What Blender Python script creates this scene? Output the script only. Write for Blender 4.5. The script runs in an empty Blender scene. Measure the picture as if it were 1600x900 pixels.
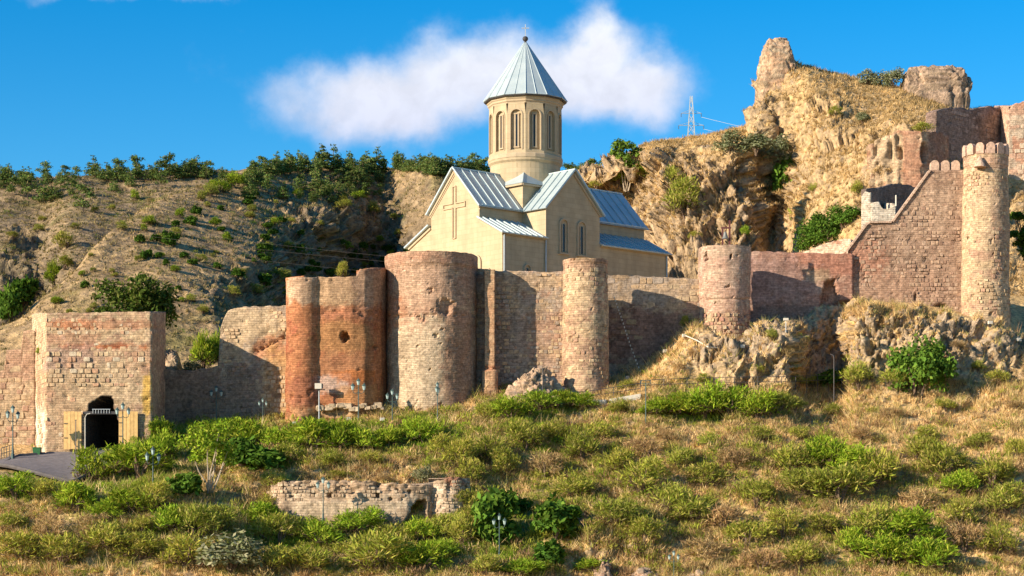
import bpy, math, random
import numpy as np
from mathutils import Matrix, Vector

random.seed(7)
RNG = np.random.default_rng(11)
SC = bpy.context.scene
COL = SC.collection

# ------------------------------------------------------------------ camera, sky, sun, exposure
F, HX, HY = 3400.0, 800.0, 870.0          # focal length and horizon of the photograph in its own pixels
cam_d = bpy.data.cameras.new("camera")
cam = bpy.data.objects.new("camera", cam_d)
COL.objects.link(cam)
cam_d.sensor_width = 36.0
cam_d.lens = F / 1600 * 36
cam_d.shift_y = (HY - 450) / 1600
cam_d.clip_start, cam_d.clip_end = 1.0, 8000.0
cam.location = (0, 0, 0)
cam.rotation_euler = (math.radians(90), 0, 0)
SC.camera = cam

SUN_AZ, SUN_EL = 60.0, 19.5               # degrees left of the way back to the camera, height
SUN_DIR = Vector((-math.sin(math.radians(SUN_AZ)) * math.cos(math.radians(SUN_EL)),
                  -math.cos(math.radians(SUN_AZ)) * math.cos(math.radians(SUN_EL)),
                  math.sin(math.radians(SUN_EL))))
SC.view_settings.view_transform = 'Standard'
SC.view_settings.look = 'None'
SC.view_settings.exposure = 0.84
SC.view_settings.gamma = 1.0

sun_d = bpy.data.lights.new("sun", 'SUN')
sun_d.energy = 4.9
sun_d.angle = math.radians(0.5)
sun_d.color = (1.0, 0.865, 0.675)
sun = bpy.data.objects.new("sun", sun_d)
COL.objects.link(sun)
sun.rotation_euler = (-SUN_DIR).to_track_quat('-Z', 'Y').to_euler()
sun.location = (-60, 60, 120)


def nd(nt, typ, **kw):
    n = nt.nodes.new(typ)
    for k, v in kw.items():
        setattr(n, k, v)
    return n


def math_node(nt, op, a, b=None, c=None, clamp=False):
    n = nd(nt, 'ShaderNodeMath', operation=op, use_clamp=clamp)
    for i, v in enumerate((a, b, c)):
        if v is None:
            continue
        if isinstance(v, (int, float)):
            n.inputs[i].default_value = v
        else:
            nt.links.new(v, n.inputs[i])
    return n.outputs[0]


def mix_rgb(nt, fac, a, b, blend='MIX'):
    n = nd(nt, 'ShaderNodeMix', data_type='RGBA', blend_type=blend)
    for s, v in ((n.inputs[0], fac), (n.inputs[6], a), (n.inputs[7], b)):
        if isinstance(v, (int, float)):
            s.default_value = v
        elif isinstance(v, tuple):
            s.default_value = (*v, 1) if len(v) == 3 else v
        else:
            nt.links.new(v, s)
    return n.outputs[2]


world = bpy.data.worlds.new("World")
SC.world = world
world.use_nodes = True
wt = world.node_tree
wt.nodes.clear()
w_out = nd(wt, 'ShaderNodeOutputWorld')
w_bg = nd(wt, 'ShaderNodeBackground')
w_bg.inputs[1].default_value = 0.078
wt.links.new(w_bg.outputs[0], w_out.inputs[0])
sky = nd(wt, 'ShaderNodeTexSky', sky_type='NISHITA')
sky.sun_disc = False
sky.sun_elevation = math.radians(SUN_EL)
sky.sun_rotation = math.atan2(SUN_DIR.x, SUN_DIR.y)
sky.air_density, sky.dust_density, sky.ozone_density, sky.altitude = 1.0, 0.1, 3.0, 600
hs = nd(wt, 'ShaderNodeHueSaturation')
hs.inputs[0].default_value = 0.5
hs.inputs[1].default_value = 1.48
hs.inputs[2].default_value = 1.0
wt.links.new(sky.outputs[0], hs.inputs[4])
tc = nd(wt, 'ShaderNodeTexCoord')
sep = nd(wt, 'ShaderNodeSeparateXYZ')
wt.links.new(tc.outputs['Generated'], sep.inputs[0])
SKY_COL = mix_rgb(wt, 1.0, hs.outputs[0], (1.15, 1.29, 1.30), 'MULTIPLY')
# the cloud bank, laid out by compass direction on the sky
ysafe = math_node(wt, 'MAXIMUM', sep.outputs[1], 0.05)
cu = math_node(wt, 'DIVIDE', sep.outputs[0], ysafe)
cv = math_node(wt, 'DIVIDE', sep.outputs[2], ysafe)
cmb = nd(wt, 'ShaderNodeCombineXYZ')
wt.links.new(cu, cmb.inputs[0]); wt.links.new(cv, cmb.inputs[1])
nz1 = nd(wt, 'ShaderNodeTexNoise'); nz1.inputs['Scale'].default_value = 20; nz1.inputs['Detail'].default_value = 6
nz1.inputs['Roughness'].default_value = 0.55
wt.links.new(cmb.outputs[0], nz1.inputs['Vector'])
nsub = nd(wt, 'ShaderNodeVectorMath', operation='SUBTRACT'); nsub.inputs[1].default_value = (.5, .5, .5)
wt.links.new(nz1.outputs['Color'], nsub.inputs[0])
nscl = nd(wt, 'ShaderNodeVectorMath', operation='SCALE'); nscl.inputs['Scale'].default_value = 0.042
wt.links.new(nsub.outputs[0], nscl.inputs[0])
cuv = nd(wt, 'ShaderNodeVectorMath', operation='ADD')
wt.links.new(cmb.outputs[0], cuv.inputs[0]); wt.links.new(nscl.outputs[0], cuv.inputs[1])
CLOUDS = [(425, 150, 60, 34, .55), (520, 128, 74, 48, .78), (610, 135, 100, 62, .85), (580, 185, 110, 40, .55), (700, 115, 100, 64, .85),
          (800, 112, 100, 66, .8), (890, 112, 95, 66, .8), (925, 48, 36, 52, .95), (965, 95, 80, 60, .8), (1030, 135, 72, 50, .85),
          (930, 160, 140, 46, .7), (700, 180, 160, 40, .55), (330, 95, 90, 50, .16), (195, 0, 150, 20, 1.1), (310, 6, 60, 10, .5), (450, 200, 120, 30, .25)]
acc = None
for (cx, cy, rx, ry, amp) in CLOUDS:
    s = nd(wt, 'ShaderNodeVectorMath', operation='SUBTRACT'); s.inputs[1].default_value = ((cx - HX) / F, (HY - cy) / F, 0)
    wt.links.new(cuv.outputs[0], s.inputs[0])
    m = nd(wt, 'ShaderNodeVectorMath', operation='MULTIPLY'); m.inputs[1].default_value = (F / rx, F / ry, 0)
    wt.links.new(s.outputs[0], m.inputs[0])
    ln = nd(wt, 'ShaderNodeVectorMath', operation='DOT_PRODUCT')
    wt.links.new(m.outputs[0], ln.inputs[0]); wt.links.new(m.outputs[0], ln.inputs[1])
    e = math_node(wt, 'MULTIPLY', math_node(wt, 'EXPONENT', math_node(wt, 'MULTIPLY', ln.outputs['Value'], -1.1)), amp)
    acc = e if acc is None else math_node(wt, 'ADD', acc, e)
nz2 = nd(wt, 'ShaderNodeTexNoise'); nz2.inputs['Scale'].default_value = 42; nz2.inputs['Detail'].default_value = 9; nz2.inputs['Roughness'].default_value = .62
wt.links.new(cmb.outputs[0], nz2.inputs['Vector'])
dens = math_node(wt, 'ADD', acc, math_node(wt, 'MULTIPLY', math_node(wt, 'SUBTRACT', nz2.outputs[0], 0.5), .8))
mr = nd(wt, 'ShaderNodeMapRange', interpolation_type='SMOOTHSTEP')
mr.inputs[1].default_value, mr.inputs[2].default_value = 0.16, 1.55
wt.links.new(dens, mr.inputs[0])
cfac = math_node(wt, 'MULTIPLY', math_node(wt, 'MULTIPLY', mr.outputs[0], 0.97), math_node(wt, 'GREATER_THAN', sep.outputs[1], 0.06))
mrh = nd(wt, 'ShaderNodeMapRange'); mrh.inputs[1].default_value, mrh.inputs[2].default_value = 0.19, 0.245
wt.links.new(cv, mrh.inputs[0])
ccol = mix_rgb(wt, mrh.outputs[0], (5.3, 5.6, 6.9), (7.2, 7.3, 7.7))
nz3 = nd(wt, 'ShaderNodeTexNoise'); nz3.inputs['Scale'].default_value = 75; nz3.inputs['Detail'].default_value = 7
wt.links.new(cuv.outputs[0], nz3.inputs['Vector'])
bil = nd(wt, 'ShaderNodeMapRange'); bil.inputs[1].default_value, bil.inputs[2].default_value = .35, .62
bil.inputs[3].default_value, bil.inputs[4].default_value = .92, 1.03
wt.links.new(nz3.outputs[0], bil.inputs[0])
ccol = mix_rgb(wt, 1.0, ccol, bil.outputs[0], 'MULTIPLY')
fin = mix_rgb(wt, cfac, SKY_COL, ccol)
wt.links.new(fin, w_bg.inputs[0])

# ------------------------------------------------------------------ numeric helpers
_perm = np.random.default_rng(3).permutation(256)
_perm = np.concatenate([_perm, _perm, _perm])
_grad = np.random.default_rng(4).normal(size=(256, 3))
_grad /= np.linalg.norm(_grad, axis=1)[:, None]


def pnoise(p):
    p = np.asarray(p, float)
    i = np.floor(p).astype(int)
    f = p - i
    i &= 255
    w = f * f * f * (f * (f * 6 - 15) + 10)
    out = 0
    for dx in (0, 1):
        for dy in (0, 1):
            for dz in (0, 1):
                h = _perm[_perm[_perm[(i[..., 0] + dx) & 255] + ((i[..., 1] + dy) & 255)] + ((i[..., 2] + dz) & 255)]
                g = _grad[h]
                d = g[..., 0] * (f[..., 0] - dx) + g[..., 1] * (f[..., 1] - dy) + g[..., 2] * (f[..., 2] - dz)
                ww = (w[..., 0] if dx else 1 - w[..., 0]) * (w[..., 1] if dy else 1 - w[..., 1]) * (w[..., 2] if dz else 1 - w[..., 2])
                out = out + d * ww
    return out * 1.5


def fbm(p, octv=4, gain=.5, seed=0.0):
    p = np.asarray(p, float) + seed * 17.31
    a, s, t = 1.0, 0, 0
    for _ in range(octv):
        s = s + a * pnoise(p); t += a
        p = p * 2.03 + 5.7; a *= gain
    return s / t


def ridged(p, octv=4, seed=0.0):
    p = np.asarray(p, float) + seed * 13.7
    a, s, t = 1.0, 0, 0
    for _ in range(octv):
        s = s + a * (1 - np.abs(pnoise(p)) * 2); t += a
        p = p * 2.1 + 3.1; a *= .5
    return s / t


def worley(p, seed=0):
    p = np.asarray(p, float) + seed * 3.7
    i = np.floor(p).astype(int); f = p - i
    d1 = np.full(p.shape[:-1], 9.0); d2 = d1.copy()
    for dx in (-1, 0, 1):
        for dy in (-1, 0, 1):
            for dz in (-1, 0, 1):
                h = _perm[_perm[_perm[(i[..., 0] + dx) & 255] + ((i[..., 1] + dy) & 255)] + ((i[..., 2] + dz) & 255)]
                o = (_grad[h] * .5 + .5)
                d = np.sqrt((dx + o[..., 0] - f[..., 0]) ** 2 + (dy + o[..., 1] - f[..., 1]) ** 2 + (dz + o[..., 2] - f[..., 2]) ** 2)
                d2 = np.minimum(d2, np.maximum(d, d1)); d1 = np.minimum(d1, d)
    return d1, d2


def blocks(p, seed=0, tilt=.8):
    """fractured rock: every cell is a tilted flat block; returns offset (about -.5 .. .5) and crack mask"""
    p = np.asarray(p, float) + seed * 3.7
    i = np.floor(p).astype(int); f = p - i
    d1 = np.full(p.shape[:-1], 9.0); d2 = d1.copy(); off = np.zeros(p.shape[:-1])
    for dx in (-1, 0, 1):
        for dy in (-1, 0, 1):
            for dz in (-1, 0, 1):
                h = _perm[_perm[_perm[(i[..., 0] + dx) & 255] + ((i[..., 1] + dy) & 255)] + ((i[..., 2] + dz) & 255)]
                o = (_grad[h] * .5 + .5)
                v = np.stack([f[..., 0] - dx - o[..., 0], f[..., 1] - dy - o[..., 1], f[..., 2] - dz - o[..., 2]], -1)
                d = np.sqrt((v ** 2).sum(-1))
                g = _grad[(h * 7 + 13) & 255]
                val = ((h % 97) / 97.0 - .5) + (v * g).sum(-1) * tilt
                off = np.where(d < d1, val, off)
                d2 = np.minimum(d2, np.maximum(d, d1)); d1 = np.minimum(d1, d)
    return off, sstep(.10, 0, d2 - d1)


def sstep(a, b, x):
    t = np.clip((x - a) / (b - a), 0, 1)
    return t * t * (3 - 2 * t)


def mono(xs, ys, xq):
    """monotone cubic through (xs, ys) along axis 0"""
    xs = np.asarray(xs, float); ys = np.asarray(ys, float); xq = np.asarray(xq, float)
    h = np.diff(xs)
    sh = (len(h),) + (1,) * (ys.ndim - 1)
    d = np.diff(ys, axis=0) / h.reshape(sh)
    m = np.zeros_like(ys)
    m[0], m[-1] = d[0], d[-1]
    pr = d[:-1] * d[1:]
    den = np.where(np.abs(d[:-1] + d[1:]) < 1e-12, 1, d[:-1] + d[1:])
    m[1:-1] = np.where(pr > 0, 2 * pr / den, 0)
    k = np.clip(np.searchsorted(xs, xq) - 1, 0, len(xs) - 2)
    t = ((xq - xs[k]) / h[k]).reshape((-1,) + (1,) * (ys.ndim - 1))
    hk = h[k].reshape((-1,) + (1,) * (ys.ndim - 1))
    return ((2 * t**3 - 3 * t**2 + 1) * ys[k] + (t**3 - 2 * t**2 + t) * hk * m[k] + (-2 * t**3 + 3 * t**2) * ys[k + 1] + (t**3 - t**2) * hk * m[k + 1])


def at(px, py, Y):
    """world point seen at photo pixel (px, py) at distance Y"""
    return Vector(((px - HX) * Y / F, Y, (HY - py) * Y / F))


def proj(P):
    P = np.asarray(P)
    return HX + F * P[..., 0] / P[..., 1], HY - F * P[..., 2] / P[..., 1]


def in_poly(px, py, poly):
    r = np.zeros(px.shape, bool)
    n = len(poly)
    for i in range(n):
        x1, y1 = poly[i]; x2, y2 = poly[(i + 1) % n]
        c = ((y1 > py) != (y2 > py)) & (px < (x2 - x1) * (py - y1) / ((y2 - y1) if y2 != y1 else 1e-9) + x1)
        r ^= c
    return r


def lerp(a, b, t):
    t = np.asarray(t)[..., None]
    return np.asarray(a) * (1 - t) + np.asarray(b) * t


# ------------------------------------------------------------------ object helpers
def origin_of(o):
    v = Vector((0, 0, 0))
    while o is not None:
        v += o.location
        o = o.parent
    return v


def mesh_from(name, V, Fc, mat, col=None, uv=None, smooth=False, fcol=None):
    """V: (n,3); Fc: (m,k) array or list of lists"""
    me = bpy.data.meshes.new(name)
    V = np.asarray(V, np.float32)
    if isinstance(Fc, np.ndarray):
        nf, k = Fc.shape
        me.vertices.add(len(V)); me.vertices.foreach_set("co", V.ravel())
        me.loops.add(nf * k); me.loops.foreach_set("vertex_index", Fc.astype(np.int32).ravel())
        me.polygons.add(nf)
        me.polygons.foreach_set("loop_start", np.arange(0, nf * k, k, dtype=np.int32))
        me.polygons.foreach_set("loop_total", np.full(nf, k, np.int32))
        me.update(calc_edges=True)
    else:
        me.from_pydata([tuple(v) for v in V], [], [tuple(int(i) for i in f) for f in Fc])
        me.update()
    if col is not None:
        a = me.color_attributes.new("Col", 'FLOAT_COLOR', 'POINT')
        c = np.ones((len(V), 4), np.float32); c[:, :3] = np.clip(col, 0, 1)
        a.data.foreach_set("color", c.ravel())
    if fcol is not None:
        a = me.attributes.new("Col", 'FLOAT_COLOR', 'FACE')
        c = np.ones((len(fcol), 4), np.float32); c[:, :3] = np.clip(fcol, 0, 1)
        a.data.foreach_set("color", c.ravel())
    if uv is not None:
        li = np.empty(len(me.loops), np.int32); me.loops.foreach_get("vertex_index", li)
        l = me.uv_layers.new(name="UVMap")
        l.data.foreach_set("uv", np.asarray(uv, np.float32)[li].ravel())
    if smooth:
        me.polygons.foreach_set("use_smooth", np.ones(len(me.polygons), bool))
    if mat is not None:
        me.materials.append(mat)
    return me


def obj(name, me, parent=None, kind=None):
    o = bpy.data.objects.new(name, me)
    COL.objects.link(o)
    if parent is not None:
        o.parent = parent
    if kind:
        o["kind"] = kind
    return o


def put(name, V, Fc, mat, parent=None, kind=None, **kw):
    """mesh object whose vertices are given in world coordinates"""
    V = np.asarray(V, float)
    if parent is not None:
        V = V - np.array(origin_of(parent))
    return obj(name, mesh_from(name, V, Fc, mat, **kw), parent, kind)


def tag(o, label, cat, group=None):
    o["label"] = label; o["category"] = cat
    if group:
        o["group"] = group
    return o


def thing(name, label, cat, loc, group=None, rz=0):
    o = bpy.data.objects.new(name, None)
    COL.objects.link(o)
    o.empty_display_size = .3
    o.location = loc
    o.rotation_euler = (0, 0, rz)
    return tag(o, label, cat, group)


class MB:
    """collects simple solids into one mesh"""
    def __init__(self):
        self.v, self.f = [], []

    def add(self, V, Fc):
        b = len(self.v)
        self.v += [tuple(x) for x in V]
        self.f += [[i + b for i in f] for f in Fc]

    def box(self, c, ux, uy, uz, sx, sy, sz):
        c = Vector(c); ux, uy, uz = Vector(ux), Vector(uy), Vector(uz)
        V = [c + ux * (a * sx / 2) + uy * (b * sy / 2) + uz * (d * sz / 2) for d in (-1, 1) for b in (-1, 1) for a in (-1, 1)]
        self.add(V, [[0, 2, 3, 1], [4, 5, 7, 6], [0, 1, 5, 4], [2, 6, 7, 3], [0, 4, 6, 2], [1, 3, 7, 5]])

    def tube(self, pts, r, n=6, caps=True):
        pts = [Vector(p) for p in pts]
        rs = r if isinstance(r, (list, tuple)) else [r] * len(pts)
        rings = []
        for i, p in enumerate(pts):
            d = (pts[min(i + 1, len(pts) - 1)] - pts[max(i - 1, 0)]).normalized()
            a = d.cross(Vector((0, 0, 1)))
            if a.length < 1e-3:
                a = Vector((1, 0, 0))
            a.normalize(); b = d.cross(a)
            rings.append([p + (a * math.cos(2 * math.pi * k / n) + b * math.sin(2 * math.pi * k / n)) * rs[i] for k in range(n)])
        V = [v for ring in rings for v in ring]
        Fc = []
        for i in range(len(pts) - 1):
            for k in range(n):
                k2 = (k + 1) % n
                Fc.append([i * n + k, i * n + k2, (i + 1) * n + k2, (i + 1) * n + k])
        if caps:
            Fc.append(list(range(n))[::-1]); Fc.append([(len(pts) - 1) * n + k for k in range(n)])
        self.add(V, Fc)

    def lathe(self, prof, n=12, c=(0, 0, 0)):
        c = Vector(c); V = []
        for r, z in prof:
            V += [c + Vector((r * math.cos(2 * math.pi * k / n), r * math.sin(2 * math.pi * k / n), z)) for k in range(n)]
        Fc = []
        for i in range(len(prof) - 1):
            for k in range(n):
                k2 = (k + 1) % n
                Fc.append([i * n + k, i * n + k2, (i + 1) * n + k2, (i + 1) * n + k])
        Fc.append(list(range(n))[::-1]); Fc.append([(len(prof) - 1) * n + k for k in range(n)])
        self.add(V, Fc)

    def prism(self, poly, d):
        """poly: world points of one face; d: extrusion vector"""
        d = Vector(d); n = len(poly)
        V = [Vector(p) for p in poly] + [Vector(p) + d for p in poly]
        Fc = [list(range(n)), list(range(n, 2 * n))[::-1]]
        for i in range(n):
            j = (i + 1) % n
            Fc.append([i, i + n, j + n, j])
        self.add(V, Fc)

    def put(self, name, mat, parent=None, kind=None, **kw):
        me_o = put(name, np.array([tuple(x) for x in self.v]), self.f, mat, parent, kind, **kw)
        fix_normals(me_o.data)
        return me_o

    def mesh(self, name, mat):
        me = mesh_from(name, np.array([tuple(x) for x in self.v]), self.f, mat)
        fix_normals(me)
        return me


import bmesh
def fix_normals(me):
    bm = bmesh.new(); bm.from_mesh(me)
    bmesh.ops.recalc_face_normals(bm, faces=bm.faces)
    bm.to_mesh(me); bm.free()


def grid_faces(nu, nv, flip=False, wrap=False):
    i = np.arange(nu if wrap else nu - 1)[:, None]; j = np.arange(nv - 1)[None, :]
    i2 = (i + 1) % nu
    a = i * nv + j; b = i2 * nv + j; c = i2 * nv + j + 1; d = i * nv + j + 1
    q = np.stack([a + 0 * b, b, c, d + 0 * b], -1).reshape(-1, 4)
    return q[:, ::-1] if flip else q


# ------------------------------------------------------------------ materials
def new_mat(name, rough=.9, spec=.15):
    m = bpy.data.materials.new(name)
    m.use_nodes = True
    b = m.node_tree.nodes['Principled BSDF']
    b.inputs['Roughness'].default_value = rough
    b.inputs['Specular IOR Level'].default_value = spec
    return m, m.node_tree, b


def vmat(name, scale=3.0, amt=.5, bump=.4, dist=.05, rough=.95, brick=None, src='Col', contrast2=0.0, spec=.1):
    """vertex colour times fine noise, with bump; brick=(width, height, amount) adds laid courses from the UVs in metres"""
    m, nt, b = new_mat(name, rough, spec)
    if src == 'Col':
        a = nd(nt, 'ShaderNodeAttribute', attribute_name='Col'); base = a.outputs['Color']
    elif src == 'object':
        a = nd(nt, 'ShaderNodeObjectInfo'); base = a.outputs['Color']
    else:
        rgb = nd(nt, 'ShaderNodeRGB'); rgb.outputs[0].default_value = (*src, 1); base = rgb.outputs[0]
    g = nd(nt, 'ShaderNodeNewGeometry')
    n = nd(nt, 'ShaderNodeTexNoise'); n.inputs['Scale'].default_value = scale; n.inputs['Detail'].default_value = 6
    n.inputs['Roughness'].default_value = .65
    nt.links.new(g.outputs['Position'], n.inputs['Vector'])
    r = nd(nt, 'ShaderNodeMapRange'); r.inputs[1].default_value, r.inputs[2].default_value = .3, .7
    r.inputs[3].default_value, r.inputs[4].default_value = 1 - amt, 1 + amt
    nt.links.new(n.outputs[0], r.inputs[0])
    c = mix_rgb(nt, 1.0, base, r.outputs[0], 'MULTIPLY')
    hgt = n.outputs[0]
    if brick:
        uvn = nd(nt, 'ShaderNodeUVMap')
        bt = nd(nt, 'ShaderNodeTexBrick')
        bt.inputs['Scale'].default_value = 1.0
        bt.inputs['Brick Width'].default_value, bt.inputs['Row Height'].default_value = brick[0], brick[1]
        bt.inputs['Mortar Size'].default_value = brick[1] * .12
        bt.inputs['Mortar Smooth'].default_value = .3
        bt.inputs['Color1'].default_value = (1 - brick[2], 1 - brick[2] * 1.1, 1 - brick[2] * 1.2, 1)
        bt.inputs['Color2'].default_value = (1 + brick[2], 1 + brick[2], 1 + brick[2], 1)
        bt.inputs['Mortar'].default_value = (1 - brick[2] * 1.4,) * 3 + (1,)
        dn = nd(nt, 'ShaderNodeTexNoise'); dn.inputs['Scale'].default_value = .8
        nt.links.new(g.outputs['Position'], dn.inputs['Vector'])
        sc = nd(nt, 'ShaderNodeVectorMath', operation='SCALE'); sc.inputs['Scale'].default_value = .18
        nt.links.new(dn.outputs['Color'], sc.inputs[0])
        ad = nd(nt, 'ShaderNodeVectorMath', operation='ADD')
        nt.links.new(uvn.outputs[0], ad.inputs[0]); nt.links.new(sc.outputs[0], ad.inputs[1])
        nt.links.new(ad.outputs[0], bt.inputs['Vector'])
        c = mix_rgb(nt, 1.0, c, bt.outputs[0], 'MULTIPLY')
        hgt = math_node(nt, 'SUBTRACT', n.outputs[0], math_node(nt, 'MULTIPLY', bt.outputs['Fac'], .5))
    nt.links.new(c, b.inputs['Base Color'])
    bp = nd(nt, 'ShaderNodeBump'); bp.inputs['Strength'].default_value = bump; bp.inputs['Distance'].default_value = dist
    nt.links.new(hgt, bp.inputs['Height']); nt.links.new(bp.outputs[0], b.inputs['Normal'])
    return m


def leaf_mat(name, trans=.35):
    m = bpy.data.materials.new(name); m.use_nodes = True
    nt = m.node_tree; nt.nodes.clear()
    out = nd(nt, 'ShaderNodeOutputMaterial')
    a = nd(nt, 'ShaderNodeAttribute', attribute_name='Col')
    oi = nd(nt, 'ShaderNodeObjectInfo')
    c = mix_rgb(nt, 1.0, a.outputs['Color'], oi.outputs['Color'], 'MULTIPLY')
    d = nd(nt, 'ShaderNodeBsdfDiffuse'); t = nd(nt, 'ShaderNodeBsdfTranslucent')
    nt.links.new(c, d.inputs[0]); nt.links.new(mix_rgb(nt, 1.0, c, (1.1, 1.15, .6), 'MULTIPLY'), t.inputs[0])
    mx = nd(nt, 'ShaderNodeMixShader'); mx.inputs[0].default_value = trans
    nt.links.new(d.outputs[0], mx.inputs[1]); nt.links.new(t.outputs[0], mx.inputs[2])
    nt.links.new(mx.outputs[0], out.inputs[0])
    return m


M_TERRAIN = vmat('dry grass and earth', 2.6, .62, .9, .3)
M_FAR = vmat('far hillside', .55, .65, 1.0, 1.2)
M_CRAG = vmat('crag rock and straw', 1.6, .62, 1.0, .4)
M_BRICK = vmat('laid brick', 4.5, .42, .8, .07, brick=(.48, .15, .15))
M_ASHLAR = vmat('rubble and mortar', 3.6, .48, .9, .09, brick=(.42, .19, .085))
M_STONE = vmat('laid stone', 4.0, .42, .8, .07, src='object')
M_STONEV = vmat('small laid stone', 4.0, .42, .8, .07)
M_ROCK = vmat('rock', 2.2, .6, 1.0, .22)
M_LEAF = leaf_mat('leaves', .22)
M_NEEDLE = leaf_mat('pine needles', .15)
M_GRASS = leaf_mat('grass blades', .2)
M_BARK = vmat('bark', 6, .4, .5, .03, src=(.16, .11, .075))
M_PALEBARK = vmat('pale bark', 6, .3, .5, .03, src=(.45, .36, .26))
M_CHURCH = vmat('cream stone', 1.2, .09, .15, .02, src=(.465, .365, .232), rough=.85)
_nt = M_CHURCH.node_tree; _b = _nt.nodes['Principled BSDF']
_g = nd(_nt, 'ShaderNodeNewGeometry')
_u = nd(_nt, 'ShaderNodeVectorMath', operation='DOT_PRODUCT'); _u.inputs[1].default_value = (.074, 1.412, 0)
_nt.links.new(_g.outputs['Position'], _u.inputs[0])
_sp = nd(_nt, 'ShaderNodeSeparateXYZ'); _nt.links.new(_g.outputs['Position'], _sp.inputs[0])
_cb = nd(_nt, 'ShaderNodeCombineXYZ'); _nt.links.new(_u.outputs['Value'], _cb.inputs[0]); _nt.links.new(_sp.outputs[2], _cb.inputs[1])
_bk = nd(_nt, 'ShaderNodeTexBrick'); _bk.inputs['Scale'].default_value = 1
_bk.inputs['Brick Width'].default_value, _bk.inputs['Row Height'].default_value, _bk.inputs['Mortar Size'].default_value = 1.15, .46, .018
_bk.inputs['Color1'].default_value = (.95, .94, .92, 1); _bk.inputs['Color2'].default_value = (1.04, 1.04, 1.04, 1); _bk.inputs['Mortar'].default_value = (.84, .82, .79, 1)
_nt.links.new(_cb.outputs[0], _bk.inputs['Vector'])
_mp = nd(_nt, 'ShaderNodeMapping'); _mp.inputs['Scale'].default_value = (1.1, 1.1, .12); _nt.links.new(_g.outputs['Position'], _mp.inputs[0])
_ns = nd(_nt, 'ShaderNodeTexNoise'); _ns.inputs['Scale'].default_value = 1.0; _ns.inputs['Detail'].default_value = 5; _nt.links.new(_mp.outputs[0], _ns.inputs['Vector'])
_mr = nd(_nt, 'ShaderNodeMapRange'); _mr.inputs[1].default_value, _mr.inputs[2].default_value, _mr.inputs[3].default_value, _mr.inputs[4].default_value = .3, .7, .86, 1.08
_nt.links.new(_ns.outputs[0], _mr.inputs[0])
_old = _b.inputs['Base Color'].links[0].from_socket
_nt.links.new(mix_rgb(_nt, 1.0, mix_rgb(_nt, 1.0, _old, _bk.outputs[0], 'MULTIPLY'), _mr.outputs[0], 'MULTIPLY'), _b.inputs['Base Color'])
M_TRIM = vmat('cream trim', 2, .1, .15, .02, src=(.45, .348, .228), rough=.85)
M_WHITE = vmat('white plaster', 2, .12, .2, .02, src=(.62, .56, .46))
M_DARKGLASS, _nt, _b = new_mat('dark glass', .25, .5); _b.inputs['Base Color'].default_value = (.012, .011, .012, 1)
M_IRON = vmat('green painted iron', 9, .2, .2, .01, src=(.06, .10, .09), rough=.55, spec=.4)
M_STEEL = vmat('galvanised steel', 9, .15, .2, .01, src=(.42, .45, .46), rough=.5, spec=.5)
M_DARKIRON = vmat('dark iron', 9, .2, .2, .01, src=(.05, .045, .045), rough=.6, spec=.4)
M_LAMPGLASS, _nt, _b = new_mat('milky lamp glass', .3, .5); _b.inputs['Base Color'].default_value = (.36, .46, .44, 1)
M_PLANK = vmat('yellow painted planks', 5, .18, .4, .02, src='object', rough=.75)
M_BINGREEN, _nt, _b = new_mat('green plastic', .5, .4); _b.inputs['Base Color'].default_value = (.03, .13, .045, 1)
M_RUSTPAINT = vmat('red brown paint', 6, .2, .2, .01, src=(.13, .05, .045), rough=.6)
M_BRONZE = vmat('weathered bronze', 8, .2, .2, .01, src=(.17, .17, .15), rough=.5, spec=.5)
M_ROAD = vmat('worn asphalt', 3, .22, .3, .03, src=(.205, .18, .175), rough=.9)
M_KERB = vmat('kerb stone', 3, .2, .3, .03, src=(.12, .105, .1), rough=.9)

# zinc roof sheet
M_ROOF, _nt, _b = new_mat('zinc roof sheet', .42, .5)
_b.inputs['Metallic'].default_value = .25
_o = nd(_nt, 'ShaderNodeObjectInfo')
_g = nd(_nt, 'ShaderNodeNewGeometry'); _n = nd(_nt, 'ShaderNodeTexNoise'); _n.inputs['Scale'].default_value = 1.1
_n.inputs['Detail'].default_value = 5
_nt.links.new(_g.outputs['Position'], _n.inputs['Vector'])
_nt.links.new(mix_rgb(_nt, _n.outputs[0], (.37, .455, .465), (.53, .585, .58)), _b.inputs['Base Color'])
_r = nd(_nt, 'ShaderNodeMapRange'); _r.inputs[3].default_value, _r.inputs[4].default_value = .35, .55
_nt.links.new(_n.outputs[0], _r.inputs[0]); _nt.links.new(_r.outputs[0], _b.inputs['Roughness'])

# ------------------------------------------------------------------ palettes (plain albedo)
STRAW = np.array((.68, .465, .215)); STRAW2 = np.array((.54, .35, .15)); EARTH = np.array((.33, .225, .135))
OLIVE = np.array((.175, .165, .045)); GREEN = np.array((.095, .155, .020)); DRYBR = np.array((.20, .125, .065))
ROCK_L = np.array((.46, .35, .235)); ROCK_M = np.array((.31, .225, .15)); ROCK_D = np.array((.17, .12, .085))
TAN = np.array((.455, .325, .21)); PINK = np.array((.40, .255, .18)); RED = np.array((.32, .125, .075)); ORANGE = np.array((.37, .175, .095))
CREAM = np.array((.53, .40, .265)); GREY = np.array((.36, .29, .23)); MAUVE = np.array((.40, .27, .215))

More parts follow.
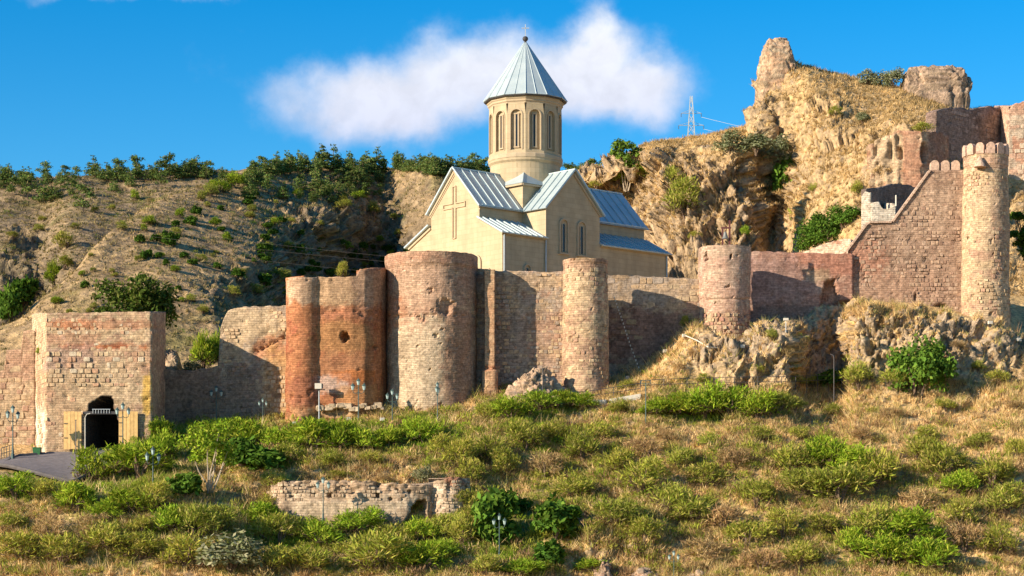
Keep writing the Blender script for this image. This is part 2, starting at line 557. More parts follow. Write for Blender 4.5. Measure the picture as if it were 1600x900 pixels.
# ------------------------------------------------------------------ terrain
def loft(stations, counts, du, ext=(330, 330)):
    stations = ([(stations[0][0] - ext[0], stations[0][1])] if ext[0] else []) + list(stations) + ([(stations[-1][0] + ext[1], stations[-1][1])] if ext[1] else [])   # carry the ground on beyond the frame
    S = np.array([s[0] for s in stations], float)
    A = np.array([[tuple(k) + ((0,) if len(k) == 2 else ()) for k in s[1]] for s in stations], float)  # S,K,(py,Y,rock)
    U = np.arange(S[0], S[-1] + .01, du)
    B = mono(S, A, U)                                   # U,K,3
    K = A.shape[1]
    t = np.concatenate([np.linspace(k, k + 1, c, endpoint=False) for k, c in enumerate(counts)] + [[K - 1]])
    Cc = mono(np.arange(K), np.swapaxes(B, 0, 1), t)    # T,U,3
    Cc = np.swapaxes(Cc, 0, 1)
    py, Y, rock = Cc[..., 0], Cc[..., 1], Cc[..., 2]
    PX = np.repeat(U[:, None], len(t), 1)
    P = np.stack([(PX - HX) * Y / F, Y, (HY - py) * Y / F], -1)
    return P, np.clip(rock, 0, 1)


def normals(P):
    du = np.gradient(P, axis=0); dv = np.gradient(P, axis=1)
    n = np.cross(du, dv)
    n /= np.linalg.norm(n, axis=-1, keepdims=True) + 1e-9
    return n


def rockify(P, rock, a_rock, a_soft, fr=1.0, seed=0):
    n = normals(P)
    q = P * np.array((.30, .30, .13)) * fr
    dr = (ridged(q, 3, seed) - .45) * 1.0 + (ridged(P * np.array((.8, .8, .45)) * fr, 3, seed + 2) - .45) * .45 + fbm(P * 2.2 * fr, 3, .5, seed + 3) * .22
    wob = fbm(P * .6 * fr, 3, .6, seed + 9)[..., None]
    b1, c1 = blocks(P * np.array((.34, .34, .17)) * fr + wob * .5, seed)
    b2, c2 = blocks(P * np.array((.95, .95, .55)) * fr + wob * .9, seed + 1)
    b3, c3 = blocks(P * np.array((2.2, 2.2, 1.5)) * fr + wob * .9, seed + 2)
    dr = dr * .55 + b1 * 1.15 - c1 * .45 + b2 * .55 - c2 * .22 + b3 * .22
    ds = fbm(P * .12 * fr, 3, .5, seed + 5) * 1.2 + fbm(P * .6 * fr, 3, .5, seed + 6) * .4
    return P + n * (dr * rock * a_rock + ds * (1 - rock) * a_soft)[..., None]


# ground sheet reaching the horizon (the valley floor below the hill)
put('ground', [(-4000, -300, -8.6), (4000, -300, -8.6), (4000, 5000, -8.6), (-4000, 5000, -8.6)], np.array([[0, 1, 2, 3]]), M_TERRAIN,
    kind='structure', col=np.tile(STRAW2, (4, 1)))

# --- foreground hillside:  py, Y, rock at  valley / frame foot / low slope / terrace / upper slope / cliff / wall base / plateau
def st(px, k1, k2, k2b, k3, k3b, k4, zp, yp=213):
    pl = (HY - zp * F / yp, yp, 0)
    pl2 = (HY - (zp + .5) * F / 262, 262, 0)
    return (px, [(1104, 118, 0), k1, k2, k2b, k3, k3b, k4, pl, pl2])


HILL = [
    st(-300, (905, 150), (800, 157), (770, 160), (748, 164), (735, 168), (722, 172), 12),
    st(0,   (905, 150), (800, 157), (770, 160), (746, 164), (728, 168), (709, 172), 14),
    st(60,  (905, 150), (800, 157), (772, 160), (748, 164), (729, 169), (708, 174), 15),
    st(130, (905, 150), (800, 157), (775, 160), (756, 164), (728, 169), (705, 174), 15),
    st(200, (905, 150), (800, 157), (770, 160.5), (740, 166), (712, 170), (693, 174), 15),
    st(255, (905, 150), (800, 157), (768, 161), (722, 170), (695, 175), (668, 180), 15.4),
    st(340, (905, 150), (810, 157), (775, 161), (730, 168), (690, 174), (662, 180), 15.8),
    st(405, (905, 151), (828, 158.5), (765, 162.5), (720, 168.5), (688, 173.5), (660, 178.5), 20),
    st(450, (905, 151), (825, 159.6), (748, 163.2, .3), (715, 169), (690, 173), (668, 177), 22),
    st(600, (905, 151), (822, 159.8), (746, 163.2, .3), (708, 169.5), (675, 174), (648, 178), 23.5),
    st(690, (905, 151), (818, 159.8), (746, 163.2, .3), (700, 170), (668, 174), (644, 178), 23.5),
    st(760, (905, 151), (830, 158.5), (775, 163), (690, 170.5), (650, 176), (613, 180.6), 23.5),
    st(840, (905, 152), (850, 156), (780, 162.5), (660, 173.5), (635, 176.8), (608, 181.5), 23.5),
    st(905, (905, 153.5), (846, 155.5, .8), (770, 163), (640, 176.2), (630, 177.6), (612, 181), 23.6),
    st(960, (905, 153.5), (844, 155.5, .8), (760, 163.5), (626, 177), (615, 178.5), (600, 184), 24),
    st(1010, (905, 153), (850, 155.5, .6), (755, 163.5), (614, 177.5), (600, 179.5), (572, 186), 24),
    st(1055, (905, 152), (850, 156), (750, 163.5), (609, 178), (560, 181, .4), (527, 186), 24),
    st(1090, (905, 152), (850, 156), (745, 164), (607, 178.2), (540, 180.6, .9), (508, 184.5, .2), 24.5),
    st(1135, (905, 152), (850, 156), (740, 164), (607, 178.2, .3), (548, 180.4, 1), (540, 184.5, .5), 26),
    st(1180, (905, 152), (850, 156), (735, 164), (606, 178.2, .4), (543, 180.8, 1), (523, 187, .6), 26),
    st(1228, (905, 152), (850, 156), (735, 164), (606, 177.6, .4), (530, 180.2, 1), (502, 190, .6), 26),
    st(1262, (905, 152), (850, 156), (735, 164), (603, 184.6, .5), (545, 189.2, 1), (500, 190.6, .6), 26),
    st(1318, (905, 152), (850, 156), (735, 164), (603, 185, .5), (540, 190, 1), (478, 191, .7), 26),
    st(1340, (905, 152), (850, 156), (735, 164), (605, 178.2, .4), (500, 182.5, 1), (466, 190.6, .6), 26),
    st(1375, (905, 152), (850, 156), (735, 164), (605, 178.2, .3), (500, 181.8, .9), (474, 189.6), 26),
    st(1440, (905, 152), (850, 156), (735, 164), (604, 178.2, .3), (503, 181.6, .8), (479, 190), 26),
    st(1500, (905, 152), (850, 156), (725, 164.5), (602, 178.2, .5), (510, 182, .9), (490, 190), 26),
    st(1560, (905, 152), (850, 156), (712, 165), (596, 178.5, .4), (530, 183.5, .9), (515, 189.5), 26),
    st(1605, (905, 152), (850, 156), (705, 165.5), (588, 179, .3), (545, 185, .8), (535, 190), 26),
    st(1900, (905, 152), (850, 156), (720, 165), (575, 181), (540, 187, .5), (525, 192), 26),
]
HP, HR = loft(HILL, [8, 26, 18, 16, 44, 46, 22, 16, 6], 2.2) if False else loft(HILL, [8, 30, 22, 40, 46, 40, 20, 6], 2.2)
px0, py0 = proj(HP)
road_zone = sstep(235, 190, px0) * sstep(685, 700, py0) * sstep(775, 755, py0)
HP = rockify(HP, HR * (1 - road_zone), 1.35, .42 * 1, 1.0, 1) * (1 - road_zone[..., None]) + HP * road_zone[..., None]
HP[..., 2] -= road_zone * .22
_pas = (px0 > 122) & (px0 < 196) & (HP[..., 1] > 173.2) & (HP[..., 1] < 184)   # level floor of the gate passage
HP[..., 2] = np.where(_pas, np.minimum(HP[..., 2], 8.25), HP[..., 2])

# where green grows on the slope (photo pixels, spread, strength)
GREENS = [(40, 760, 70, 30, 1), (150, 760, 70, 50, 1), (230, 720, 70, 60, 1), (340, 690, 110, 50, 1.1), (520, 690, 110, 36, 1.1), (660, 670, 60, 35, .9),
          (700, 720, 60, 45, .6), (810, 640, 60, 35, .9), (880, 625, 50, 22, .9), (1110, 640, 110, 30, 1.2), (820, 690, 90, 45, .5), (930, 740, 110, 60, .5),
          (320, 820, 120, 45, .7), (500, 850, 140, 45, .75), (660, 850, 140, 60, .75), (820, 830, 80, 60, .9), (1010, 800, 110, 50, .5), (1300, 745, 100, 60, .7),
          (1480, 760, 90, 50, .5), (1410, 860, 110, 50, .8), (1200, 850, 120, 60, .5), (60, 860, 120, 50, .45), (250, 870, 100, 40, .4), (1560, 820, 60, 60, .4),
          (1340, 590, 60, 30, .5)]


def greenness(px, py):
    g = np.zeros(px.shape)
    for cx, cy, rx, ry, a in GREENS:
        g += a * np.exp(-((px - cx) / rx) ** 2 - ((py - cy) / ry) ** 2)
    return g


def hill_color(P, rock):
    px, py = proj(P)
    n = normals(P)
    g = greenness(px, py) + fbm(P * .35, 4, .6, 3) * .9
    d = fbm(P * .9, 4, .6, 8)
    c = lerp(STRAW, STRAW2, np.clip(.5 + d * 1.4, 0, 1))
    c = c * (1 - np.clip(fbm(P * .5, 4, .6, 12) * 2.6 - .1, 0, .9))[..., None] + EARTH * np.clip(fbm(P * .5, 4, .6, 12) * 2.6 - .1, 0, .9)[..., None]
    k = sstep(.25, 1.0, g) * .75
    c = c * (1 - k[..., None]) + lerp(OLIVE, GREEN, np.clip(g - .5, 0, 1)) * k[..., None]
    r = fbm(P * np.array((.9, .9, .4)), 5, .6, 20)
    rc = lerp(ROCK_L, ROCK_M, np.clip(.45 + r * 1.6, 0, 1))
    rc = rc * (1 - np.clip(-r * 2.4 - .12, 0, 1)[..., None]) + ROCK_D * np.clip(-r * 2.4 - .12, 0, 1)[..., None]
    steep = sstep(.72, .45, np.abs(n[..., 2])) * .8
    k = np.clip(np.maximum(rock * 1.25 * sstep(.8, .55, np.abs(n[..., 2])), steep * (rock + .25)), 0, 1)
    return c * (1 - k[..., None]) + rc * k[..., None]


nu, nv = HP.shape[:2]
put('hillside', HP.reshape(-1, 3), grid_faces(nu, nv), M_TERRAIN, kind='structure', col=hill_color(HP, HR).reshape(-1, 3), smooth=False)
_hx, _hy = proj(HP)
_hflat = HP.reshape(-1, 3); _hxf = _hx.ravel(); _hyf = _hy.ravel()
_front = HP[..., 1].ravel() < 192


def on_hill(px, py, sheet=None):
    """first point of the hillside seen at a photo pixel"""
    pts, hx, hy, ok = sheet if sheet else (_hflat, _hxf, _hyf, _front)
    d = (hx - px) ** 2 + (hy - py) ** 2 + np.where(ok, 0, 1e9)
    k = np.argpartition(d, 6)[:6]
    k = k[d[k] < d[k].min() + 9]
    j = k[np.argmin(pts[k, 1])]
    return Vector(pts[j])


# --- the crag to the right of the church
CRAG = [
    (840,  [(450, 228), (420, 232), (350, 238, .6), (330, 242, .6), (310, 246), (345, 262), (470, 290)]),
    (900,  [(445, 222), (380, 226), (305, 229, 1), (288, 231, .7), (274, 236), (300, 254), (440, 285)]),
    (950,  [(440, 216), (360, 222), (292, 225, 1), (278, 228, .5), (262, 236), (290, 254), (440, 285)]),
    (985,  [(435, 214), (352, 220, .8), (270, 224, 1), (255, 228, .4), (243, 236), (275, 254), (440, 285)]),
    (1010, [(490, 208), (352, 218, .8), (262, 222, 1), (243, 228, .3), (229, 237), (265, 254), (440, 285)]),
    (1060, [(490, 206, .7), (372, 213, .9), (258, 219, 1), (236, 227, .2), (214, 239), (250, 256), (440, 285)]),
    (1100, [(490, 205), (380, 211.5, .9), (262, 217, 1), (236, 225, .2), (206, 241), (245, 258), (440, 285)]),
    (1150, [(490, 204), (384, 210, .8), (262, 215.5, 1), (232, 223, .2), (200, 243), (240, 260), (440, 285)]),
    (1172, [(490, 204), (378, 211, .8), (275, 216, 1), (228, 224, .3), (196, 244), (235, 262), (440, 285)]),
    (1186, [(490, 204), (375, 213, .4), (285, 219.5, 1), (222, 227, .5), (150, 246, .8), (200, 264), (440, 285)]),
    (1205, [(490, 204), (372, 218, .4), (285, 224, 1), (215, 229, .5), (112, 247, .4), (165, 265), (440, 285)]),
    (1240, [(490, 204), (368, 217, .2), (300, 223, .9), (210, 230, .3), (97, 248, .1), (150, 266), (440, 285)]),
    (1262, [(490, 204), (370, 212), (318, 217, .3), (212, 230, .3), (102, 248), (155, 266), (440, 285)]),
    (1300, [(490, 204), (365, 212), (305, 217, .1), (215, 230, .5), (112, 248), (160, 266), (440, 285)]),
    (1340, [(490, 204), (345, 212, .1), (275, 218, .2), (215, 230, .2), (123, 249), (165, 266), (440, 285)]),
    (1365, [(490, 204), (330, 212, .3), (255, 217, .5), (205, 229, .2), (130, 249), (165, 266), (440, 285)]),
    (1400, [(490, 204), (320, 213, .5), (225, 219, .6), (185, 231, .1), (136, 249), (170, 266), (440, 285)]),
    (1450, [(490, 204), (320, 213, .5), (215, 219, .3), (187, 228, .1), (150, 249), (185, 266), (440, 285)]),
    (1510, [(490, 204), (330, 214, .5), (260, 222, .3), (215, 231, .1), (170, 249), (200, 266), (440, 285)]),
    (1620, [(490, 204), (340, 216, .3), (270, 224), (215, 233), (172, 249), (205, 266), (440, 285)]),
    (1900, [(490, 204), (340, 216, .3), (270, 224), (230, 233), (190, 249), (220, 266), (440, 285)]),
]
CRAG = [(px, [(py_, Y_ + (np.interp(px, [1172, 1205, 1240, 1262, 1320], [19, 19, 14, 7, 0]) * ((1, 1, 1, .7, .5 if px < 1180 else 0, 0, 0)[k]))) + tuple(rk) for k, (py_, Y_, *rk) in enumerate(prof)]) for px, prof in CRAG]
CP, CR = loft(CRAG, [16, 56, 22, 34, 10, 6], 2.4, (0, 330))
CP = rockify(CP, CR, 2.3, .7, .8, 9)


def crag_color(P, rock):
    n = normals(P)
    d = fbm(P * .45, 4, .6, 31)
    gold = np.array((.53, .355, .165))
    c = lerp(gold, STRAW2, np.clip(.45 + d * 1.6, 0, 1))
    k = np.clip(fbm(P * .8, 4, .6, 33) * 2.6 - .1, 0, .9)
    c = c * (1 - k[..., None]) + lerp(EARTH, ROCK_L, np.clip(.5 + d, 0, 1)) * k[..., None]
    r = fbm(P * np.array((.7, .7, .25)), 5, .6, 35)
    rc = lerp(np.array((.50, .35, .20)), ROCK_M, np.clip(.4 + r * 1.7, 0, 1))
    kd = np.clip(-r * 2.4 - .12, 0, .92)
    rc = rc * (1 - kd[..., None]) + np.array((.15, .10, .065)) * kd[..., None]
    k = np.clip(np.maximum(rock * 1.3 * sstep(.85, .6, np.abs(n[..., 2])), sstep(.55, .3, np.abs(n[..., 2])) * (.2 + rock)), 0, 1)
    return c * (1 - k[..., None]) + rc * k[..., None]


nu, nv = CP.shape[:2]
put('crag', CP.reshape(-1, 3), grid_faces(nu, nv), M_CRAG, kind='structure', col=crag_color(CP, CR).reshape(-1, 3))
_cx, _cy = proj(CP)
_cvis = np.zeros(CP.shape[:2], bool); _cvis[:, :16 + 56 + 22 + 34 + 1] = True
CRAG_SHEET = (CP.reshape(-1, 3), _cx.ravel(), _cy.ravel(), _cvis.ravel())

# --- far hills across the gorge
SPUR = [
    (-200, [(640, 315), (610, 325), (590, 330), (575, 336), (560, 342), (640, 370)]),
    (20,   [(610, 315), (560, 325), (532, 330), (515, 336), (503, 342), (600, 370)]),
    (60,   [(600, 312), (545, 325), (510, 332), (485, 338), (472, 346), (560, 375)]),
    (110,  [(600, 312), (530, 325), (490, 333), (455, 342), (434, 352), (520, 380)]),
    (150,  [(600, 312), (520, 326), (470, 335), (425, 348), (385, 362), (480, 390)]),
    (185,  [(600, 312), (515, 328), (455, 340), (405, 354), (350, 374), (450, 400)]),
    (250,  [(600, 312), (515, 328), (450, 342), (390, 360), (312, 394), (400, 420)]),
    (330,  [(600, 312), (520, 328), (455, 345, .2), (395, 365), (287, 418), (360, 440)]),
    (400,  [(600, 312), (520, 345), (450, 362, .6), (392, 377, .2), (270, 438), (340, 460)]),
    (450,  [(600, 318), (520, 366), (445, 386, .9), (380, 394, .6), (263, 455), (330, 475)]),
    (500,  [(600, 325), (520, 388), (440, 408, 1), (364, 412, .7), (261, 466), (330, 485)]),
    (555,  [(600, 335), (520, 408), (440, 428, 1), (370, 432, .7), (262, 474), (330, 490)]),
    (600,  [(600, 345), (520, 420), (440, 440, 1), (380, 444, .7), (264, 480), (330, 495)]),
    (640,  [(600, 345), (520, 415), (440, 432, 1), (362, 436, .6), (262, 462), (330, 480)]),
    (680,  [(600, 345), (520, 400), (440, 416, 1), (342, 421, .3), (266, 438), (330, 460)]),
    (730,  [(600, 345), (520, 395), (440, 410, .6), (350, 420, .2), (268, 445), (330, 470)]),
    (900,  [(600, 345), (520, 400), (440, 420), (350, 440), (272, 470), (330, 490)]),
]
SP, SR = loft(SPUR, [10, 34, 40, 70, 8], 2.4, (330, 0))
SP = rockify(SP, SR, 4.2, 1.1, .30, 14)
BACK = [
    (-260, [(620, 380), (500, 410), (420, 440), (345, 480), (284, 525), (330, 580)]),
    (0,    [(600, 385), (480, 415, .3), (400, 438, .3), (335, 475), (282, 525), (330, 580)]),
    (60,   [(590, 395), (470, 425, .5), (400, 446, .4), (335, 480), (281, 525), (330, 580)]),
    (110,  [(560, 390), (470, 408, .3), (390, 430), (330, 470), (276, 528), (330, 580)]),
    (200,  [(540, 400), (420, 425), (350, 460), (315, 490), (270, 530), (330, 580)]),
    (350,  [(500, 440), (400, 460), (320, 490), (290, 510), (264, 535), (330, 580)]),
    (700,  [(500, 480), (400, 500), (320, 515), (290, 525), (266, 540), (330, 580)]),
    (950,  [(500, 480), (400, 500), (330, 515), (300, 525), (276, 540), (330, 580)]),
    (1250, [(500, 480), (400, 500), (330, 515), (300, 525), (272, 545), (330, 590)]),
]
BP, BR = loft(BACK, [14, 26, 26, 26, 8], 3.0)
BP = rockify(BP, BR, 4.0, 1.8, .3, 21)


def far_color(P, rock):
    n = normals(P)
    q = P * .16
    d = fbm(q, 5, .6, 41)
    c = lerp(np.array((.38, .265, .14)), np.array((.24, .17, .10)), np.clip(.5 + d * 1.6, 0, 1))
    k = np.clip(fbm(P * .25, 4, .65, 43) * 2.4 - .25, 0, .8)
    c = c * (1 - k[..., None]) + np.array((.20, .145, .095)) * k[..., None]
    k = np.clip(fbm(P * .09, 4, .6, 45) * 2.4 - .15, 0, .8)
    c = c * (1 - k[..., None]) + np.array((.15, .135, .05)) * k[..., None]
    r = fbm(P * np.array((.3, .3, .12)), 5, .6, 47)
    rc = lerp(np.array((.20, .165, .13)), np.array((.08, .068, .058)), np.clip(.5 + r * 1.6, 0, 1))
    k = np.clip(np.maximum(rock * 1.2 * sstep(.85, .6, np.abs(n[..., 2])), sstep(.6, .35, np.abs(n[..., 2])) * .5), 0, 1)
    return c * (1 - k[..., None]) + rc * k[..., None]


nu, nv = SP.shape[:2]
put('spur_hill', SP.reshape(-1, 3), grid_faces(nu, nv), M_FAR, kind='structure', col=(far_color(SP, SR) * np.array((1.18, 1.14, 1.06))).reshape(-1, 3))
nu, nv = BP.shape[:2]
put('far_hill', BP.reshape(-1, 3), grid_faces(nu, nv), M_FAR, kind='structure', col=far_color(BP, BR).reshape(-1, 3))


def sheet_of(P, nvis):
    x, y = proj(P); v = np.zeros(P.shape[:2], bool); v[:, :nvis] = True
    return (P.reshape(-1, 3), x.ravel(), y.ravel(), v.ravel())


SPUR_SHEET = sheet_of(SP, 155); BACK_SHEET = sheet_of(BP, 93)

# ------------------------------------------------------------------ masonry
def W(px, Y):
    return ((px - HX) * Y / F, Y)


def arc(cx, cy, r, a0, a1, n=24):
    """plan arc; angles in degrees measured from straight towards the camera, positive to the right"""
    return [(cx + r * math.sin(math.radians(a)), cy - r * math.cos(math.radians(a))) for a in np.linspace(a0, a1, n)]


def resample(path, step, closed=False):
    p = np.array(path + ([path[0]] if closed else []), float)
    L = np.concatenate([[0], np.cumsum(np.linalg.norm(np.diff(p, axis=0), axis=1))])
    n = max(3, int(round(L[-1] / step)) + 1)
    s = np.linspace(0, L[-1], n)
    if not closed:                                       # keep the corners sharp
        corners = L[1:-1]
        for c in corners:
            k = np.argmin(np.abs(s - c))
            if 0 < k < n - 1:
                s[k] = c
    if closed:
        s = s[:-1]
    q = np.stack([np.interp(s, L, p[:, 0]), np.interp(s, L, p[:, 1])], 1)
    if closed:
        t = np.roll(q, -1, 0) - np.roll(q, 1, 0)
    else:
        t = np.gradient(q, axis=0)
    t /= np.linalg.norm(t, axis=1)[:, None]
    nrm = np.stack([t[:, 1], -t[:, 0]], 1)
    return q, t, nrm, s


class Masonry:
    """one wall or tower body; keeps its grid so stones can be laid on it"""
    def __init__(self, root, path, top, bottom, colfn, thick=1.2, closed=False, step=.17, disp=None, mat=None, ragged=.17, flare=None, name='wall', seed=0, back=True, bulge=1.0):
        self.q, self.t, self.n, self.s = resample(path, step, closed)
        N = len(self.s)
        X = self.q[:, 0]; Y = self.q[:, 1]
        pxs = HX + F * X / Y
        zt = top(pxs, X, Y, self.s) if callable(top) else np.full(N, float(top))
        zb = bottom(pxs, X, Y, self.s) if callable(bottom) else np.full(N, float(bottom))
        zt = zt + (fbm(np.stack([self.s * 1.3, 0 * self.s + seed, 0 * self.s], 1), 3, .6, seed)) * ragged
        self.zt, self.zb = zt, zb
        M = max(4, int(math.ceil((zt.max() - zb.min()) / step)) + 1)
        v = np.linspace(0, 1, M)
        Z = zb[:, None] + (zt - zb)[:, None] * v[None]
        P = np.stack([np.repeat(X[:, None], M, 1), np.repeat(Y[:, None], M, 1), Z], -1)
        n3 = np.stack([np.repeat(self.n[:, 0][:, None], M, 1), np.repeat(self.n[:, 1][:, None], M, 1), 0 * Z], -1)
        px, py = proj(P)
        d = (fbm(P * .8, 4, .55, seed + 50) * .12 + fbm(P * .22, 2, .5, seed + 51) * .12) * bulge
        d = d - .22 * sstep(.42, .62, fbm(P * np.array((1.7, 1.7, 2.2)), 2, .5, seed + 52))
        if flare is not None:
            d = d + flare(Z)
        if disp is not None:
            d = d + disp(px, py, P)
        if not closed:
            d[0] = d[0] * .3; d[-1] = d[-1] * .3
        col = colfn(px, py, P)
        P2 = P + n3 * d[..., None]
        uv = np.stack([np.repeat(self.s[:, None], M, 1), Z], -1)
        V = [P2.reshape(-1, 3)]; C = [col.reshape(-1, 3)]; U = [uv.reshape(-1, 2)]
        faces = [grid_faces(N, M, wrap=closed)]
        base = N * M
        if closed:
            ring_in = P2[:, -1].copy()
            cen = ring_in[:, :2].mean(0)
            ring_in[:, :2] = cen + (ring_in[:, :2] - cen) * .8
            low = ring_in.copy(); low[:, 2] -= .5
            V += [ring_in, low, np.array([[*cen, low[:, 2].mean()]])]
            cc = col[:, -1]
            C += [cc, cc, cc[:1]]; U += [uv[:, -1], uv[:, -1], uv[:1, -1]]
            k = np.arange(N); k2 = (k + 1) % N
            faces.append(np.stack([k * M + M - 1, k2 * M + M - 1, base + k2, base + k], 1))
            faces.append(np.stack([base + k, base + k2, base + N + k2, base + N + k], 1))
            faces.append(np.stack([base + N + k, base + N + k2, np.full(N, base + 2 * N), np.full(N, base + 2 * N)], 1))
        else:
            back_t = P[:, -1] - n3[:, -1] * thick; back_b = (P[:, 0] - n3[:, 0] * thick) if back else back_t - np.array([0, 0, .9])
            V += [back_t, back_b]; C += [col[:, -1], col[:, 0]]; U += [uv[:, -1] + [0, thick], uv[:, 0]]
            k = np.arange(N - 1)
            faces.append(np.stack([k * M + M - 1, (k + 1) * M + M - 1, base + k + 1, base + k], 1))
            faces.append(np.stack([base + k, base + k + 1, base + N + k + 1, base + N + k], 1))
            for e in ((0, N - 1) if back else ()):
                j = np.arange(M - 1)
                # end caps: fan of quads to the back edge
                zt_, zb_ = P[e, -1, 2], P[e, 0, 2]
                bc = np.stack([np.full(M, back_t[e, 0]), np.full(M, back_t[e, 1]), Z[e]], 1)
                o0 = sum(len(x) for x in V)
                V.append(bc); C.append(col[e]); U.append(np.stack([np.full(M, self.s[e] + thick), Z[e]], 1))
                faces.append(np.stack([e * M + j, e * M + j + 1, o0 + j + 1, o0 + j], 1) if e == 0 else np.stack([o0 + j, o0 + j + 1, e * M + j + 1, e * M + j], 1))
        V = np.concatenate(V); C = np.concatenate(C); U = np.concatenate(U)
        faces = np.concatenate(faces)
        tri = faces[:, 2] == faces[:, 3]
        fl = [list(f[:3]) for f in faces[tri]]
        self.root = root
        if len(fl):
            faces = [list(f) for f in faces[~tri]] + fl
        self.o = put(name, V, faces, mat or M_BRICK, root, col=C, uv=U)
        self.flare = flare
        self.closed = closed

    def frame(self, s, z):
        k = np.interp(s, self.s, np.arange(len(self.s)))
        i = int(k); j = min(i + 1, len(self.s) - 1); f = k - i
        q = self.q[i] * (1 - f) + self.q[j] * f
        n = self.n[i] * (1 - f) + self.n[j] * f; n /= np.linalg.norm(n)
        if self.flare is not None:
            q = q + n * float(self.flare(np.array([z]))[0])
        return q, n

    def top_at(self, s):
        return float(np.interp(s, self.s, self.zt)), float(np.interp(s, self.s, self.zb))


# unit stones: a proud face with chipped bevelled corners
def unit_stone(seed):
    r = random.Random(seed)
    V, Fc = [], []
    j = lambda a: r.uniform(-a, a)
    back = [(-.5, -.5), (.5, -.5), (.5, .5), (-.5, .5)]
    n8 = []
    for (x, y) in back:
        c1, c2 = r.uniform(.05, .16), r.uniform(.05, .18)
        sx, sy = (1 if x > 0 else -1), (1 if y > 0 else -1)
        a = (x - sx * c1, y + j(.05)); b = (x + j(.04), y - sy * c2)
        n8 += [b, a] if sx * sy < 0 else [a, b]
    n8 = sorted(n8, key=lambda p: math.atan2(p[1], p[0]))
    V += [(x, y, 0) for x, y in n8]
    V += [(x * .97, y * .96, .75 + j(.12)) for x, y in n8]
    V += [(x * .84, y * .80, 1.0 + j(.15)) for x, y in n8]
    for a in (0, 8):
        for k in range(8):
            k2 = (k + 1) % 8
            Fc.append([a + k, a + k2, a + 8 + k2, a + 8 + k])
    Fc.append(list(range(16, 24)))
    return V, Fc


UNIT = [unit_stone(i) for i in range(10)]
UNIT_ME = [mesh_from('stone', np.array(v, float), f, M_STONE) for v, f in UNIT]


def lay_stones(ms, pal, keep, rows=(.36, .56), width=(.45, 1.0), limit=300, proud=(.012, .036), s_range=None, seed=1, fill=1.0, z_range=None):
    """stones in courses over a wall: the largest are parts of their own, the rest one joined part"""
    r = random.Random(seed)
    root = ms.root; o0 = origin_of(root)
    out = []
    s0, s1 = s_range or (ms.s[0], ms.s[-1])
    zlo = z_range[0] if z_range else ms.zb.min(); zhi = z_range[1] if z_range else ms.zt.max()
    z = zlo
    while z < zhi:
        h = r.uniform(*rows)
        s = s0 + r.uniform(-.4, 0)
        while s < s1:
            w = r.uniform(*width) * (1.0 if h > .4 else .85)
            sc, zc = s + w / 2, z + h / 2
            s += w
            if sc < s0 + w / 2 or sc + w / 2 > s1 or r.random() > fill:
                continue
            zt, zb = ms.top_at(sc)
            zt = min(zt, ms.top_at(sc - w / 2)[0], ms.top_at(sc + w / 2)[0])
            if zc + h / 2 > zt - .03 or zc < zb:
                continue
            q, n = ms.frame(sc, zc)
            if n[1] > .35:                                # faces away
                continue
            P = np.array([[q[0], q[1], zc]])
            px, py = proj(P)
            if not keep(float(px[0]), float(py[0])):
                continue
            if float(pnoise(np.array([[sc * .45 + seed * 3.3, zc * .55, seed * 1.7]]))[0]) < -.3:
                continue
            out.append((w * h, sc, zc, w - r.uniform(.03, .09), h - r.uniform(.03, .08), q, n, float(px[0]), float(py[0])))
        z += h * 1.06
    out.sort(key=lambda e: -e[0])
    JV, JF, JC = [], [], []
    for k, (_, sc, zc, w, h, q, n, px, py) in enumerate(out):
        up = Vector((0, 0, 1)); n3 = Vector((n[0], n[1], 0)); t3 = Vector((-n[1], n[0], 0))
        d = r.uniform(*proud)
        ang = r.uniform(-.04, .04)
        tx = t3 * math.cos(ang) + up * math.sin(ang); uz = up * math.cos(ang) - t3 * math.sin(ang)
        base = Vector((q[0], q[1], zc)) - n3 * .03
        c = pal(px, py, r)
        u = r.randrange(10)
        M = Matrix(((tx.x * w, uz.x * h, n3.x * (d + .03), base.x - o0.x), (tx.y * w, uz.y * h, n3.y * (d + .03), base.y - o0.y),
                    (tx.z * w, uz.z * h, n3.z * (d + .03), base.z - o0.z), (0, 0, 0, 1)))
        if k < limit:
            o = obj('stone', UNIT_ME[u], root)
            o.matrix_local = M
            o.color = (*[float(x) for x in c], 1)
        else:
            b = len(JV)
            JV += [tuple(M @ Vector(v)) for v in UNIT[u][0]]
            JF += [[i + b for i in f] for f in UNIT[u][1]]
            JC += [tuple(c)] * len(UNIT[u][0])
    if JV:
        me = mesh_from('small_stones', np.array(JV), JF, M_STONEV, col=np.array(JC))
        obj('small_stones', me, root, 'stuff')
    return len(out)


def mixcol(*cs, w=None):
    def f(px, py, P, seed=0, sc=.55):
        n = len(cs)
        x = np.clip(.5 + fbm(P * np.array((sc, sc, sc * 1.3)), 5, .65, seed) * 2.0, 0, .999) * (n - 1)
        i = x.astype(int); t = x - i
        A = np.array(cs)
        return A[i] * (1 - t[..., None]) + A[np.minimum(i + 1, n - 1)] * t[..., None]
    return f


